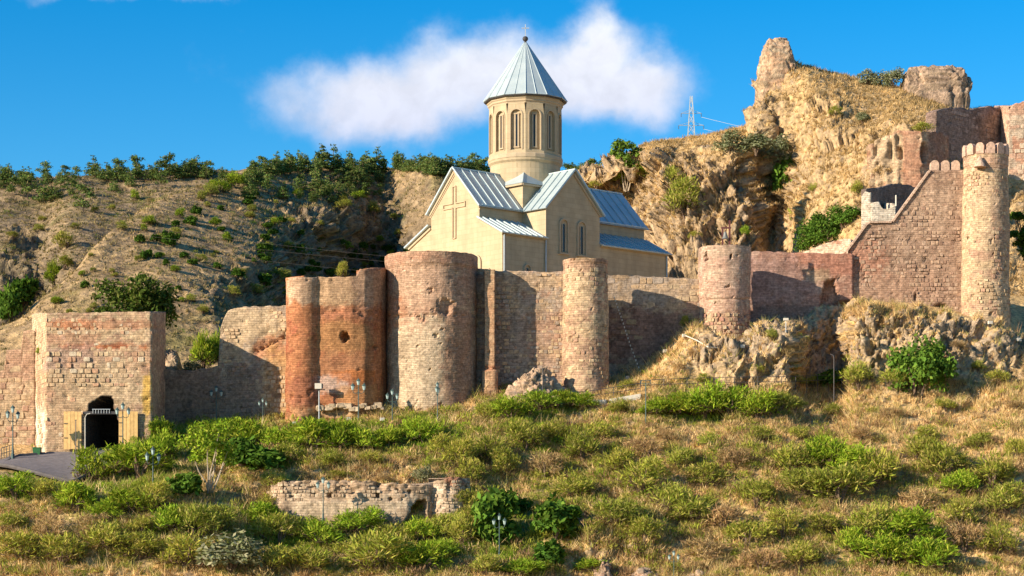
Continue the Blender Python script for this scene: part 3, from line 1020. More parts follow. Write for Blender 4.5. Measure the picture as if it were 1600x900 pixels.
def patches(base, lst, seed=0):
    """base colour function with stains, repairs and painted shade: (cx, cy, rx, ry, colour, strength) in photo pixels, ragged edges"""
    def f(px, py, P):
        c = base(px, py, P, seed)
        w = fbm(P * 1.1, 4, .6, seed + 5) * .8 + fbm(P * 3.0, 3, .6, seed + 6) * .35
        for cx, cy, rx, ry, colr, a in lst:
            d = np.maximum(np.abs(px - cx) / rx, np.abs(py - cy) / ry) * .6 + np.hypot((px - cx) / rx, (py - cy) / ry) * .4
            k = sstep(1.12, .78, d + w) * a
            c = c * (1 - k[..., None]) + np.array(colr) * k[..., None]
        streak = fbm(P * np.array((1.6, 1.6, .12)), 3, .6, seed + 9)
        c = c * (1 + streak * .38)[..., None]
        fine = fbm(P * np.array((1.2, 1.2, 5.5)), 3, .6, seed + 10)
        c = c * (1 + fine * .42)[..., None]
        blotch = sstep(.12, .5, fbm(P * .33, 4, .6, seed + 11))
        c = c * (1 - .28 * blotch)[..., None]
        lum = c.mean(-1, keepdims=True)
        return np.clip(lum + (c - lum) * 1.14, .01, 1) * .97
    return f


def hole(px, py, cx, cy, rx, ry, P, depth, seed=0):
    w = fbm(P * 1.6, 3, .6, seed) * .7
    return -depth * sstep(1.1, .8, np.hypot((px - cx) / rx, (py - cy) / ry) + w)


def ztop(py, Y):
    return (HY - py) * Y / F


def top_px(table, Yref=None):
    xs = [t[0] for t in table]; ys = [t[1] for t in table]
    return lambda px, X, Y, s: (HY - np.interp(px, xs, ys)) * Y / F


def stone_pal(*cs):
    def f(px, py, r):
        c = np.array(cs[r.randrange(len(cs))]) * r.uniform(.9, 1.12)
        lum = c.mean()
        return np.clip(lum + (c - lum) * 1.15, 0.01, .8) * .97
    return f


# ---- gate tower
gt = thing('gate_tower', 'square stone gate tower with yellow open doors and dark gateway', 'tower', at(155, 700, 176))
GATE = [(134, 712), (134, 648), (140, 642), (140, 632), (148, 628), (160, 620), (173, 619), (176, 626), (177, 640), (182, 650), (185, 670), (184, 690), (180, 712)]
gate_path = [W(50, 180), W(72, 174), W(237, 174), ((237 - HX) * 174 / F, 181)]


def gate_disp(px, py, P):
    d = -6.5 * in_poly(px, py, GATE).astype(float)
    d += hole(px, py, 300, 300, 1, 1, P, 0)
    band = np.abs(py - 512.5) < 1.2
    return d - .10 * band * (px > 70) - hole(px, py, 400, 1, 1, 1, P, 0) - .07 * sstep(.15, .4, fbm(P * .9, 4, .6, 77))


gate_col = patches(mixcol(TAN, PINK, CREAM, TAN), [
    (155, 507, 90, 8, np.array((.42, .22, .14)), .7), (110, 530, 50, 12, np.array((.40, .22, .145)), .6), (215, 575, 24, 30, np.array((.42, .25, .165)), .5), (95, 620, 24, 26, np.array((.42, .24, .155)), .5), (110, 507, 45, 7, np.array((.46, .20, .11)), .6), (150, 542, 70, 4, np.array((.42, .15, .07)), .85), (190, 540, 22, 5, RED, .7),
    (110, 560, 50, 22, MAUVE, .7), (100, 590, 40, 10, EARTH * 1.2, .6), (160, 605, 80, 34, CREAM * .92, .75), (120, 640, 40, 50, TAN * 1.05, .7),
    (230, 618, 7, 34, np.array((.62, .40, .14)), .95), (62, 680, 9, 45, np.array((.66, .58, .48)), .8), (90, 690, 18, 22, np.array((.42, .29, .19)), .5), (62, 500, 12, 60, CREAM, .7)], 2)
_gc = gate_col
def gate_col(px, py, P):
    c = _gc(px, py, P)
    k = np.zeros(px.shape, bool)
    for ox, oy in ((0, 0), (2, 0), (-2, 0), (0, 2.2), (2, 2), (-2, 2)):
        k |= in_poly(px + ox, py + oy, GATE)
    c[k] = (.05, .04, .034)          # passage lining and opening rim painted near black for deep shade
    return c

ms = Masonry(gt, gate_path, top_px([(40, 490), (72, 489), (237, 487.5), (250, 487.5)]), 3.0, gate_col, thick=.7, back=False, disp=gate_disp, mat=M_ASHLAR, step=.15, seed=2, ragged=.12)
gp = stone_pal(CREAM * .95, TAN, CREAM, PINK * 1.05, TAN * 1.08, (.48, .30, .20), TAN, (.52, .43, .32))


def gate_keep(px, py):
    if in_poly(np.array([px]), np.array([py]), [(96, 715), (96, 638), (130, 630), (140, 608), (190, 608), (196, 638), (222, 638), (222, 715)])[0]:
        return False
    if 216 < px < 237 and 585 < py < 655:
        return False
    if py > 605 and random.random() < .55:
        return False
    return py < 700


lay_stones(ms, gp, gate_keep, limit=300, seed=3, fill=.62, rows=(.27, .46), width=(.3, .66), s_range=(0.2, ms.s[-1] - 6.2))
# back of the tower, roof slab and dark passage ceiling
mb = MB(); zr = ztop(497, 176)
mb.prism([(*W(52, 180), zr), (*W(72, 174.6), zr), (*W(236, 174.6), zr), ((237 - HX) * 174 / F - .3, 181, zr)], (0, 0, .25))
mb.put('roof_slab', M_KERB, gt)
# doors
def door_leaf(px_l, px_r, py_t, py_b, Y):
    a, b = at(px_l, py_t, Y), at(px_r, py_b, Y)
    w, h = b.x - a.x, a.z - b.z
    d = None
    m = MB()
    for zz in (.18, .5, .85):
        m.box((a.x + w / 2, Y + .03, b.z + h * zz), (1, 0, 0), (0, 1, 0), (0, 0, 1), w * .98, .05, .14)
    d = m.put('door', M_PLANK, gt); d.color = (.50, .33, .12, 1)
    n = 5
    for k in range(n):
        p = MB(); pw = w / n
        p.box((a.x + pw * (k + .5), Y - .03 - .008 * (k % 2), (a.z + b.z) / 2 + random.uniform(-.03, .03)), (1, 0, 0), (0, 1, 0), (0, 0, 1), pw - .025, .06, h)
        po = p.put('plank', M_PLANK, d)
        v = random.uniform(.9, 1.12)
        po.color = (.66 * v, .42 * v, .17 * v, 1)
    for zz in (.3, .68):
        s = MB(); s.box((a.x + w * .12, Y - .085, b.z + h * zz), (1, 0, 0), (0, 1, 0), (0, 0, 1), w * .2, .03, .06)
        s.put('hinge', M_DARKIRON, d)
door_leaf(99.5, 127.5, 643, 702, 173.75)
door_leaf(185.5, 215.5, 643, 698, 173.75)
mb = MB(); a = at(160, 645, 173.9)
mb.box((a.x, 173.95, a.z), (1, 0, 0), (0, 1, 0), (0, 0, 1), 3.1, .25, .22); mb.put('lintel', M_DARKIRON, gt)
mb = MB(); a = at(158, 645, 173.75)
for k in range(7):
    mb.box((a.x - .66 + .22 * k, 173.78, a.z + .12), (1, 0, 0), (0, 1, 0), (0, 0, 1), .04, .04, .30)
mb.tube([(a.x - .72, 173.77, a.z + .28), (a.x + .72, 173.77, a.z + .28)], .03)
mb.put('grille', M_STEEL, gt)

# ---- stepped wall left of the gate tower
lw = thing('stepped_wall', 'low stepped pale stone wall left of the gate tower', 'wall', at(20, 700, 178))
step_col = patches(mixcol(TAN, PINK, CREAM), [(25, 575, 25, 30, PINK * 1.05, .6), (20, 660, 25, 60, CREAM, .7)], 5)
ms = Masonry(lw, [W(-300, 178.4), W(56, 178.4)], top_px([(-300, 590), (0, 580), (7.5, 577), (8.5, 546), (34.5, 545), (35.5, 517), (60, 516)]), 3.0, step_col, thick=2.2, mat=M_ASHLAR, seed=5, step=.2)
lay_stones(ms, stone_pal(CREAM, TAN, PINK), lambda px, py: -60 < px < 52 and py < 690, limit=120, seed=4, fill=.55)

# ---- curtain wall in the gate tower's shade
cb = thing('curtain_wall', 'stone curtain wall half in shade between gate tower and red bastion', 'wall', at(350, 660, 181))


def cb_disp(px, py, P):
    rub = sstep(1.0, .6, np.hypot((px - 425 - (540 - py) * .6) / 34, (py - 535) / 38))
    d = -.30 * rub * np.clip(fbm(P * 1.6, 4, .6, 60) * 2 + .3, 0, 1)
    crack = sstep(3.5, 1.5, np.abs(py - (553 - (px - 393) * .52))) * ((px > 392) & (px < 448))
    return d - .35 * crack * (fbm(P * 2, 3, .5, 61) > -.15)


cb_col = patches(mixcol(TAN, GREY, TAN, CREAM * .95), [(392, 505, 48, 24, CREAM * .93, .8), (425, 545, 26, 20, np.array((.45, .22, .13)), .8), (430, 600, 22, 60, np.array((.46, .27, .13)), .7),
                 (310, 625, 105, 62, np.array((.24, .17, .13)), .85)], 7)  # stained base, darkened further to paint in the gate tower's shade
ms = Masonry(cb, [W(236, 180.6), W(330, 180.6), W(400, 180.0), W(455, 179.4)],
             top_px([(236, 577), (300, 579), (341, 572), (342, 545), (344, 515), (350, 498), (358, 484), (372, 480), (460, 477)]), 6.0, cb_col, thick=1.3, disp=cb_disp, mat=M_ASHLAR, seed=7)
lay_stones(ms, lambda px, py, r: (stone_pal((.25, .18, .14), (.29, .2, .15), (.22, .16, .125)) if py > 568 and px < 412 else stone_pal(TAN, TAN * 1.08, CREAM * .95))(px, py, r), lambda px, py: px > 252 and py < 655 and not (395 < px < 450 and 515 < py < 570), limit=200, seed=6, fill=.5, rows=(.24, .42), width=(.3, .62))  # darker stones repeat the painted shade inside the tower's cast shadow

# ---- red brick bastion
bs = thing('brick_bastion', 'red brick bastion with rounded left end and a small dark hole', 'bastion', at(530, 660, 178))
tw_c = W(475.5, 178.7); rr = 28.5 * 178.7 / F
bpath = arc(tw_c[0], tw_c[1], rr, -140, 52, 30) + [W(500, 177.75), W(520, 177.6), W(550, 177.5), W(570, 177.7), W(583, 178.2), W(594, 179.2), W(602, 180.6), W(607, 182.4)]


def bs_disp(px, py, P):
    d = hole(px, py, 539, 526, 5.5, 8.5, P, 1.0, 62) + hole(px, py, 585, 543, 3, 2.5, P, .3, 63)
    er = sstep(470, 485, py) * sstep(505, 492, py) * (px > 495) * (px < 592)
    d += -.22 * er * np.clip(fbm(P * np.array((.9, .9, 2.5)), 4, .6, 64) * 3 + .3, 0, 1)
    d += -.35 * sstep(.1, .5, fbm(P * 1.5, 4, .6, 65)) * sstep(585, 610, py) * sstep(510, 480, px) * (px > 450)
    d += -.3 * sstep(-.1, .4, fbm(P * 1.2, 4, .6, 66)) * sstep(625, 640, py)
    d += -.15 * sstep(.1, .4, fbm(P * 1.4, 4, .6, 67)) * sstep(458, 448, px) * sstep(520, 470, py)
    return d


bs_col = patches(mixcol(RED, ORANGE * .95, np.array((.40, .18, .10)), ORANGE), [
    (530, 450, 85, 30, TAN * .98, .8), (470, 450, 24, 26, np.array((.52, .36, .25)), .75), (580, 450, 30, 40, PINK, .7), (545, 490, 55, 12, np.array((.40, .19, .12)), .6),
    (535, 525, 45, 26, np.array((.36, .20, .10)), .75), (535, 570, 50, 20, np.array((.38, .20, .115)), .6), (520, 600, 30, 16, np.array((.52, .40, .33)), .75), (555, 588, 40, 10, np.array((.46, .17, .07)), .7),
    (560, 620, 40, 20, np.array((.50, .27, .13)), .6), (475, 615, 25, 30, np.array((.30, .13, .085)), .7), (475, 650, 25, 18, np.array((.46, .27, .15)), .7), (530, 645, 60, 10, TAN, .7)], 9)
Masonry(bs, bpath, top_px([(440, 434), (559, 432), (561, 420), (612, 419)]), 10.0, bs_col, thick=1.5, disp=bs_disp, seed=9, step=.14)

# footing stones along the bastion
r = random.Random(5)
for k in range(16):
    px = 500 + k * 6.4 + r.uniform(-2, 2)
    p = at(px, 636 + r.uniform(-3, 4), 177.3)
    o = obj('footing_stone', UNIT_ME[k % 10], bs)
    s = r.uniform(.35, .75)
    o.matrix_local = Matrix.Translation(p - origin_of(bs) + Vector((0, .2, 0))) @ Matrix(((1, 0, 0, 0), (0, 0, -1, 0), (0, 1, 0, 0), (0, 0, 0, 1))) @ Matrix.Diagonal((s, s * .7, .5, 1))
    c = CREAM * r.uniform(.75, 1.05); o.color = (*c, 1)

# ---- great round brick tower
def round_tower(root, cpx, rpx, Yc, top_py, zbot, colfn, flare=None, disp=None, mat=None, step=.15, seed=0, ragged=.12):
    r_ = rpx * Yc / F
    cx, cy = W(cpx, Yc)
    path = arc(cx, cy, r_, 180, -180, 72)[:-1][::-1]
    return Masonry(root, path, ztop(top_py, Yc), zbot, colfn, closed=True, flare=flare, disp=disp, mat=mat, step=step, seed=seed, ragged=ragged)


dt = thing('round_tower', 'widest round brick tower with pale lower half in front of the church', 'tower', at(674, 640, 182), 'round towers of the lower wall')
zlip = ztop(421, 182)


def dt_disp(px, py, P):
    d = .12 * sstep(zlip - .15, zlip + .1, P[..., 2])
    d += -.10 * sstep(4, 1, np.abs(py - 493 - (px - 674) * -.03)) * (fbm(P * 1.5, 3, .6, 70) > 0)
    d += -.30 * sstep(1.1, .6, np.hypot((px - 697) / 12, (py - 478) / 14) + fbm(P * 1.6, 3, .6, 71) * .9)
    return d - .25 * sstep(.1, .5, fbm(P * 1.5, 4, .6, 72)) * sstep(618, 636, py)


dt_col = patches(mixcol(np.array((.42, .245, .165)), PINK, np.array((.47, .33, .22))), [
    (674, 410, 90, 12, np.array((.40, .23, .16)), .5), (620, 478, 18, 18, np.array((.47, .21, .12)), .8), (665, 445, 50, 40, np.array((.50, .35, .25)), .6), (650, 480, 60, 14, PINK, .5), (612, 510, 14, 26, np.array((.52, .28, .16)), .7),
    (652, 575, 46, 78, np.array((.52, .405, .285)), .95), (618, 590, 26, 74, np.array((.50, .385, .27)), .95), (680, 530, 20, 30, np.array((.50, .385, .27)), .8), (715, 560, 22, 70, np.array((.40, .24, .16)), .6),
    (735, 590, 14, 50, np.array((.36, .25, .18)), .6)], 11)
round_tower(dt, 674, 70.5, 182, 402, 8.5, dt_col, disp=dt_disp, seed=11)

# ---- buttress pier and the wall behind
pr = thing('buttress_pier', 'slim square brick buttress pier right of the widest round tower', 'buttress', at(766, 615, 181))
pr_col = patches(mixcol(np.array((.50, .34, .22)), np.array((.48, .29, .18)), TAN), [(778, 520, 5, 110, np.array((.36, .17, .11)), .8), (765, 575, 12, 5, np.array((.42, .2, .12)), .8)], 13)
z578 = ztop(578, 180.4)
Masonry(pr, [W(757, 183), W(757.5, 180.4), W(773.5, 180.4), ((773.5 - HX) * 180.4 / F, 183)], ztop(420.5, 180.4), 10.0, pr_col, thick=.35, seed=13, step=.13, bulge=.3,
        disp=lambda px, py, P: .22 * sstep(z578 + .1, z578 - .1, P[..., 2]) - .2 * sstep(3, 1, np.abs(py - 575)) * (fbm(P * 2, 3, .6, 75) > 0))
fw = thing('curtain_wall', 'rubble curtain wall between the buttress pier and the slender round tower', 'wall', at(830, 615, 182.4))
f_col = patches(mixcol(TAN * .95, GREY, PINK), [(835, 440, 60, 14, TAN * 1.05, .6), (850, 498, 40, 14, np.array((.33, .22, .16)), .6), (850, 560, 40, 50, PINK, .5), (800, 560, 30, 60, GREY * .8, .6)], 15)
ms = Masonry(fw, [W(735, 182.4), W(890, 182.4)], top_px([(735, 420), (757, 420.5), (780, 423), (890, 425)]), 9.0, f_col, thick=1.3, seed=15, mat=M_ASHLAR,
             disp=lambda px, py, P: -.18 * sstep(.05, .4, fbm(P * 1.6, 4, .6, 78)) * sstep(492, 498, py) * sstep(515, 505, py) * (px > 825))
lay_stones(ms, stone_pal(TAN, GREY, PINK, GREY * .85, CREAM * .9), lambda px, py: 745 < px < 882 and py < 610 and not (755 < px < 775), limit=190, seed=8, fill=.55, rows=(.24, .42), width=(.3, .62))

# ---- slender round stone tower
gtw = thing('round_tower', 'slender pale stone round tower standing against the curtain wall below the church', 'tower', at(915, 612, 182), 'round towers of the lower wall')
g_col = patches(mixcol(TAN, CREAM, PINK, TAN), [(915, 412, 40, 7, PINK, .7), (905, 450, 30, 30, CREAM, .5), (930, 570, 25, 40, PINK * .95, .5)], 17)
flG = lambda Z: (.16 * (26 - np.asarray(Z)) / 14)
ms = round_tower(gtw, 915, 34, 182, 407.5, 9, g_col, flare=flG, mat=M_ASHLAR, seed=17, disp=lambda px, py, P: .06 * (P[..., 2] > ztop(414, 182)) - hole(px, py, 1, 1, 1, 1, P, 0))
lay_stones(ms, stone_pal(CREAM, TAN, PINK, TAN * .85), lambda px, py: py < 610 and py > 415, limit=200, seed=9, fill=.42, rows=(.26, .42), width=(.3, .6))

# ---- set-back wall right of it
hw = thing('curtain_wall', 'set back curtain wall with a slanting shadow between the stone and brick round towers', 'wall', at(1020, 590, 186.4))
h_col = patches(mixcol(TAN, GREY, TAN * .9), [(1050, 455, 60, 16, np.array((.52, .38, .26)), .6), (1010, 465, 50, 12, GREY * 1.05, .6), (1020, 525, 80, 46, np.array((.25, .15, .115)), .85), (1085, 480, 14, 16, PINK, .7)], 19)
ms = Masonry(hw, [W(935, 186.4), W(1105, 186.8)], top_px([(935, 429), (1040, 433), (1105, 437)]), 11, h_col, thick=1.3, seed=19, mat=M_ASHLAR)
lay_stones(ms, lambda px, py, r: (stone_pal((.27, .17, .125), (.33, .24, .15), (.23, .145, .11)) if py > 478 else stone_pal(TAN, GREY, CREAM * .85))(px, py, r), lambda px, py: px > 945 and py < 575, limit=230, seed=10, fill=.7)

# ---- brick round tower with the bell
it = thing('round_tower', 'round brick tower with a bell frame standing on its top', 'tower', at(1132, 540, 187), 'round towers of the lower wall')
i_col = patches(mixcol(np.array((.48, .345, .26)), np.array((.44, .28, .21)), np.array((.50, .37, .27))), [(1132, 392, 50, 10, np.array((.50, .38, .28)), .6), (1120, 510, 34, 22, CREAM * .85, .75), (1145, 515, 30, 30, np.array((.44, .26, .18)), .7)], 23)


def i_disp(px, py, P):
    d = hole(px, py, 1103.5, 402, 1.6, 6, P, .6, 0) + hole(px, py, 1142, 399.5, 2.6, 4, P, .6, 1)
    d += -.09 * sstep(2.2, 1, np.abs(py - 467.5))
    d += -.28 * sstep(.0, .45, fbm(P * 1.9, 4, .6, 81)) * sstep(483, 500, py)
    return d + .05 * (py < 468)


ms = round_tower(it, 1132, 40, 187, 388, 14, i_col, disp=i_disp, seed=23)
lay_stones(ms, stone_pal(CREAM * .95, TAN, PINK, (.35, .2, .15)), lambda px, py: py > 486 and py < 545, limit=90, seed=12, fill=.55, rows=(.25, .4), width=(.3, .6))

# ---- brick wall in the tower's shade
jw = thing('curtain_wall', 'reddish brick curtain wall shaded by the round tower with the bell', 'wall', at(1240, 480, 191))
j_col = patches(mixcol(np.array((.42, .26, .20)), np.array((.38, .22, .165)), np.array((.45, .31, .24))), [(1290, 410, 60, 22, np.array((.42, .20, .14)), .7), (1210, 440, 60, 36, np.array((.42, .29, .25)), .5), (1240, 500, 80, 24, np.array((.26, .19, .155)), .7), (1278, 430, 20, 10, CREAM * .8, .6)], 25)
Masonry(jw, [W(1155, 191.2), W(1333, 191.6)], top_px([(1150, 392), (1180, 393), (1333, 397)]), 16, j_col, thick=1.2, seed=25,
        disp=lambda px, py, P: -1.0 * (in_poly(px, py, [(1290, 440), (1304, 436), (1312, 470), (1330, 470), (1330, 520), (1280, 520), (1282, 475)])))

# ---- sloping wall up to the crenellated tower
kw = thing('sloping_wall', 'tall stone wall whose top climbs in a slope to the crenellated tower', 'wall', at(1420, 480, 191.8))
k_col = patches(mixcol(np.array((.36, .245, .178)), np.array((.315, .21, .152)), np.array((.40, .28, .205))), [(1350, 410, 40, 30, np.array((.42, .215, .15)), .7), (1400, 445, 70, 24, np.array((.43, .275, .195)), .6), (1440, 330, 60, 40, np.array((.46, .33, .24)), .5)], 27)


def k_disp(px, py, P):
    d = -.10 * sstep(1.6, .8, np.abs(py - 372 - (px - 1350) * .035)) * (px > 1345)
    d += -.08 * sstep(1.6, .8, np.abs(py - 402)) * (px > 1370)
    d += -.9 * sstep(1.0, .7, np.hypot((px - 1470) / 12, (py - 480) / 5) + fbm(P * 1.4, 3, .6, 83) * .5)
    d += hole(px, py, 1431, 463, 3, 7, P, .4, 84)
    crk = sstep(2, 1, np.abs(px - (1337 + (py - 400) * .42))) * (py > 400) * (py < 450)
    return d - .15 * crk - .12 * sstep(.15, .45, fbm(P * 1.7, 4, .6, 85)) * (py > 405)


ms = Masonry(kw, [W(1328, 191.95), W(1512, 191.95)], top_px([(1320, 396), (1323, 395), (1357, 349), (1394, 348), (1454, 266), (1515, 265)]), 17, k_col, thick=1.1, disp=k_disp, seed=27, mat=M_ASHLAR)
lay_stones(ms, stone_pal((.38, .26, .19), (.33, .22, .16), (.43, .31, .23), (.29, .19, .14), (.40, .28, .2)), lambda px, py: py < 484 and px < 1507, limit=300, seed=14, fill=.55, rows=(.22, .42), width=(.28, .62))
# coping stones along the slope
for (x0, y0, x1, y1, n) in ((1322, 395, 1356, 349, 9), (1358, 348, 1393, 347.5, 5), (1395, 347, 1454, 266, 15)):
    for k in range(n):
        a = at(x0 + (x1 - x0) * k / n, y0 + (y1 - y0) * k / n, 191.9); b = at(x0 + (x1 - x0) * (k + 1) / n, y0 + (y1 - y0) * (k + 1) / n, 191.9)
        d = (b - a); L = d.length; d.normalize(); u = Vector((-d.z, 0, d.x))
        m = MB(); m.box((a + b) / 2 + Vector((0, .55, 0)) + u * .04, d, (0, 1, 0), u, L - .03, 1.35, .16)
        o = m.put('coping_stone', M_STONE, kw); v = random.uniform(.85, 1.1); o.color = (.52 * v, .36 * v, .26 * v, 1)


def merlon(root, base, t3, n3, w, h, dep, colr):
    """round-headed merlon"""
    m = MB(); pts = []
    up = Vector((0, 0, 1)); base = Vector(base)
    pts = [base - t3 * (w / 2), base + t3 * (w / 2)]
    for a in np.linspace(0, math.pi, 8):
        pts.append(base + t3 * (w / 2 * math.cos(a)) + up * (h - w / 2 + w / 2 * math.sin(a)))
    m.prism([p + n3 * (dep / 2) for p in pts], n3 * (-dep))
    o = m.put('merlon', M_STONE, root); v = random.uniform(.92, 1.08)
    o.color = (colr[0] * v, colr[1] * v, colr[2] * v, 1)
    return o


for px in (1461, 1477.5, 1493.5):
    merlon(kw, at(px, 266.5, 191.95) + Vector((0, .35, 0)), Vector((1, 0, 0)), Vector((0, -1, 0)), 13 * 192 / F, 16.5 * 192 / F, .6, (.52, .36, .26))

# ---- crenellated round tower at the right
lt = thing('round_tower', 'tall crenellated round stone tower at the end of the sloping wall', 'tower', at(1541, 515, 191.6))
l_col = patches(mixcol(TAN, CREAM * .95, PINK), [(1540, 255, 50, 10, np.array((.48, .31, .225)), .7), (1530, 330, 30, 60, CREAM, .5), (1550, 400, 20, 8, np.array((.40, .25, .18)), .7), (1560, 350, 14, 80, np.array((.42, .29, .21)), .5)], 29)
flL = lambda Z: (.22 * (34 - np.asarray(Z)) / 15)
zc = ztop(263, 191.6)
ms = round_tower(lt, 1540, 34.5, 191.6, 245, 16, l_col, flare=flL, mat=M_ASHLAR, seed=29, ragged=.0,
                 disp=lambda px, py, P: .05 * (P[..., 2] > zc) - .05 * sstep(2, 1, np.abs(py - 263)))
lay_stones(ms, stone_pal(CREAM, TAN, PINK, TAN * .85), lambda px, py: py > 268 and py < 512, limit=250, seed=15, fill=.40, rows=(.24, .40), width=(.26, .55))
cx, cy = W(1540, 191.6); rt = 34.5 * 191.6 / F - .15
for k in range(13):
    a = math.radians(-82 + k * 360 / 13)
    n3 = Vector((math.sin(a), -math.cos(a), 0)); t3 = Vector((math.cos(a), math.sin(a), 0))
    merlon(lt, Vector((cx, cy, ztop(245.5, 191.6))) + n3 * rt, t3, n3, .70, .98, .42, (.50, .33, .24))
m = MB(); p = at(1531, 261, 191.6 - rt - .25)
m.lathe([(.55, 0), (.42, .3), (.25, .65), (.08, .95)], 12, p); m.put('corbel', M_STONE, lt).color = (.5, .34, .24, 1)

# ---- upper ruined walls on the crag
uw = thing('ruined_wall', 'tall dark shaded ruin wall high behind the crenellated tower', 'wall', at(1520, 265, 224))
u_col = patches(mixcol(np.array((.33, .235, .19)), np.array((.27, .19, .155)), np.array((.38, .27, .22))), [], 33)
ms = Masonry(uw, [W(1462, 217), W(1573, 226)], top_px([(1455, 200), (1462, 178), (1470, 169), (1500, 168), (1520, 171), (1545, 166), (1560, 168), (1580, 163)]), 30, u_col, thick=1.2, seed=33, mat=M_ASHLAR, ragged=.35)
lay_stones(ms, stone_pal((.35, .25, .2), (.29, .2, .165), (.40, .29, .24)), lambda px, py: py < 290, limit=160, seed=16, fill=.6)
uw2 = thing('ruined_wall', 'sunlit pink and cream ruin wall rising at the edge behind the crenellated tower', 'wall', at(1600, 290, 221))
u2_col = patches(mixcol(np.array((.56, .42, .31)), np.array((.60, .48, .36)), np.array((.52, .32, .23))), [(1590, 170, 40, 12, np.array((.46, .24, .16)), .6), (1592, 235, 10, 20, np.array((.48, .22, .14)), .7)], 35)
ms = Masonry(uw2, [((1576 - HX) * 221.5 / F, 228), W(1576, 221.5), W(1760, 221.5)], top_px([(1500, 165), (1574, 166), (1600, 158), (1700, 150), (1800, 160)]), 30, u2_col, thick=1.2, seed=35, mat=M_ASHLAR, ragged=.3)
lay_stones(ms, stone_pal((.56, .42, .31), (.60, .48, .36), (.5, .33, .24)), lambda px, py: 1578 < px < 1640 and py < 330, limit=80, seed=17, fill=.6)

# brick stump beside the white ruin
bn = thing('ruined_pier', 'broken red brick pier with a dark slot on the crag above the white ruin', 'ruin', at(1435, 290, 214))
n_col = patches(mixcol(np.array((.42, .25, .17)), np.array((.38, .2, .13)), np.array((.5, .36, .25))), [(1385, 250, 28, 50, ROCK_L, .9), (1425, 250, 14, 50, np.array((.43, .25, .17)), .7), (1465, 225, 16, 30, np.array((.3, .19, .15)), .6)], 37)


def n_disp(px, py, P):
    d = -1.2 * sstep(1, .7, np.hypot((px - 1444) / 5, (py - 238) / 17)) - .9 * sstep(1.05, .7, np.hypot((px - 1406) / 5, (py - 240) / 12) + fbm(P, 3, .6, 87) * .3)
    rk = sstep(1412, 1402, px)
    return d + rk * (ridged(P * np.array((.7, .7, .3)), 3, 88) - .6) * 1.1 - .2 * sstep(.1, .5, fbm(P * 1.5, 4, .6, 89))


Masonry(bn, [W(1352, 217), W(1362, 214.5), W(1412, 213.4), W(1440, 213.2), W(1462, 214.5), W(1482, 217)], top_px([(1350, 240), (1360, 225), (1380, 212), (1408, 205), (1440, 205), (1470, 207), (1485, 212)]), 29, n_col, thick=2.5, disp=n_disp, seed=37, ragged=.4)

# white roofless house
wh = thing('roofless_house', 'small white roofless ruin on the slope beside the sloping wall', 'ruin', at(1385, 350, 203))
w_col = patches(mixcol(np.array((.66, .58, .47)), np.array((.60, .50, .39))), [], 39)
Masonry(wh, [W(1361, 203), W(1400, 203)], top_px([(1359, 317), (1373, 315), (1379, 326), (1386, 327), (1400, 319)]), 27, w_col, thick=.5, seed=39, mat=M_WHITE_V if False else M_ASHLAR, ragged=.05, step=.12, name='front_wall')
Masonry(wh, [W(1346, 203.4), W(1361, 203.2)], top_px([(1345, 309), (1352, 300), (1361, 302)]), 27, w_col, thick=.6, seed=40, mat=M_ASHLAR, ragged=.3, step=.12, name='pier')
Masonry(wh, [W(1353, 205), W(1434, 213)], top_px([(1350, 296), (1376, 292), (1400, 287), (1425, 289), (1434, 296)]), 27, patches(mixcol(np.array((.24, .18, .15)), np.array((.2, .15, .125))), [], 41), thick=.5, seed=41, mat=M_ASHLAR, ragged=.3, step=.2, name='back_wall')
Masonry(wh, [((1400 - HX) * 203.2 / F, 212), W(1400.5, 203.2)][::-1], top_px([(1380, 317), (1402, 318)]), 27, w_col, thick=.4, seed=42, mat=M_ASHLAR, ragged=.1, step=.2, name='side_wall')
m = MB(); m.tube([at(1400, 322, 202.8), at(1400, 305, 202.8)], .07); m.put('post', M_WHITE, wh)
lwr = thing('retaining_wall', 'low pale rubble parapet on the slope just left of the sloping wall', 'wall', at(1290, 395, 200))
Masonry(lwr, [W(1252, 201), W(1330, 198)], top_px([(1250, 396), (1290, 381), (1318, 373), (1335, 373)]), 26, patches(mixcol(np.array((.60, .48, .36)), np.array((.52, .38, .27))), [(1306, 379, 8, 3, RED, .7)], 43), thick=.8, seed=43, mat=M_ASHLAR, ragged=.2, step=.15)

# ---- low retaining ruin in the foreground
rq = thing('retaining_wall', 'long low ruin wall with an arched hole and rounded brick end in the scrub', 'wall', at(560, 815, 160))


def rq_disp(px, py, P):
    d = -2.6 * in_poly(px, py, [(634, 815), (638, 806), (644, 799), (645, 790), (650, 787), (653, 780), (658, 783), (664, 779), (669, 788), (666, 798), (669, 815)])
    for cx, cy, rr_ in ((490, 774, 3), (516, 775, 4.5), (458, 751, 3.5), (500, 752, 3), (545, 750, 3), (565, 748, 4), (588, 775, 6), (590, 757, 6), (620, 765, 5), (640, 768, 4), (430, 752, 4), (455, 775, 3), (610, 780, 3)):
        d = d + hole(px, py, cx, cy, rr_ * .75, rr_ * .75, P, .5, cx * .1)
    d += -.28 * sstep(-.1, .4, fbm(P * 1.2, 4, .6, 91)) * sstep(786, 765, py)
    d += .12 * (py > 783) * (px < 638)
    return d


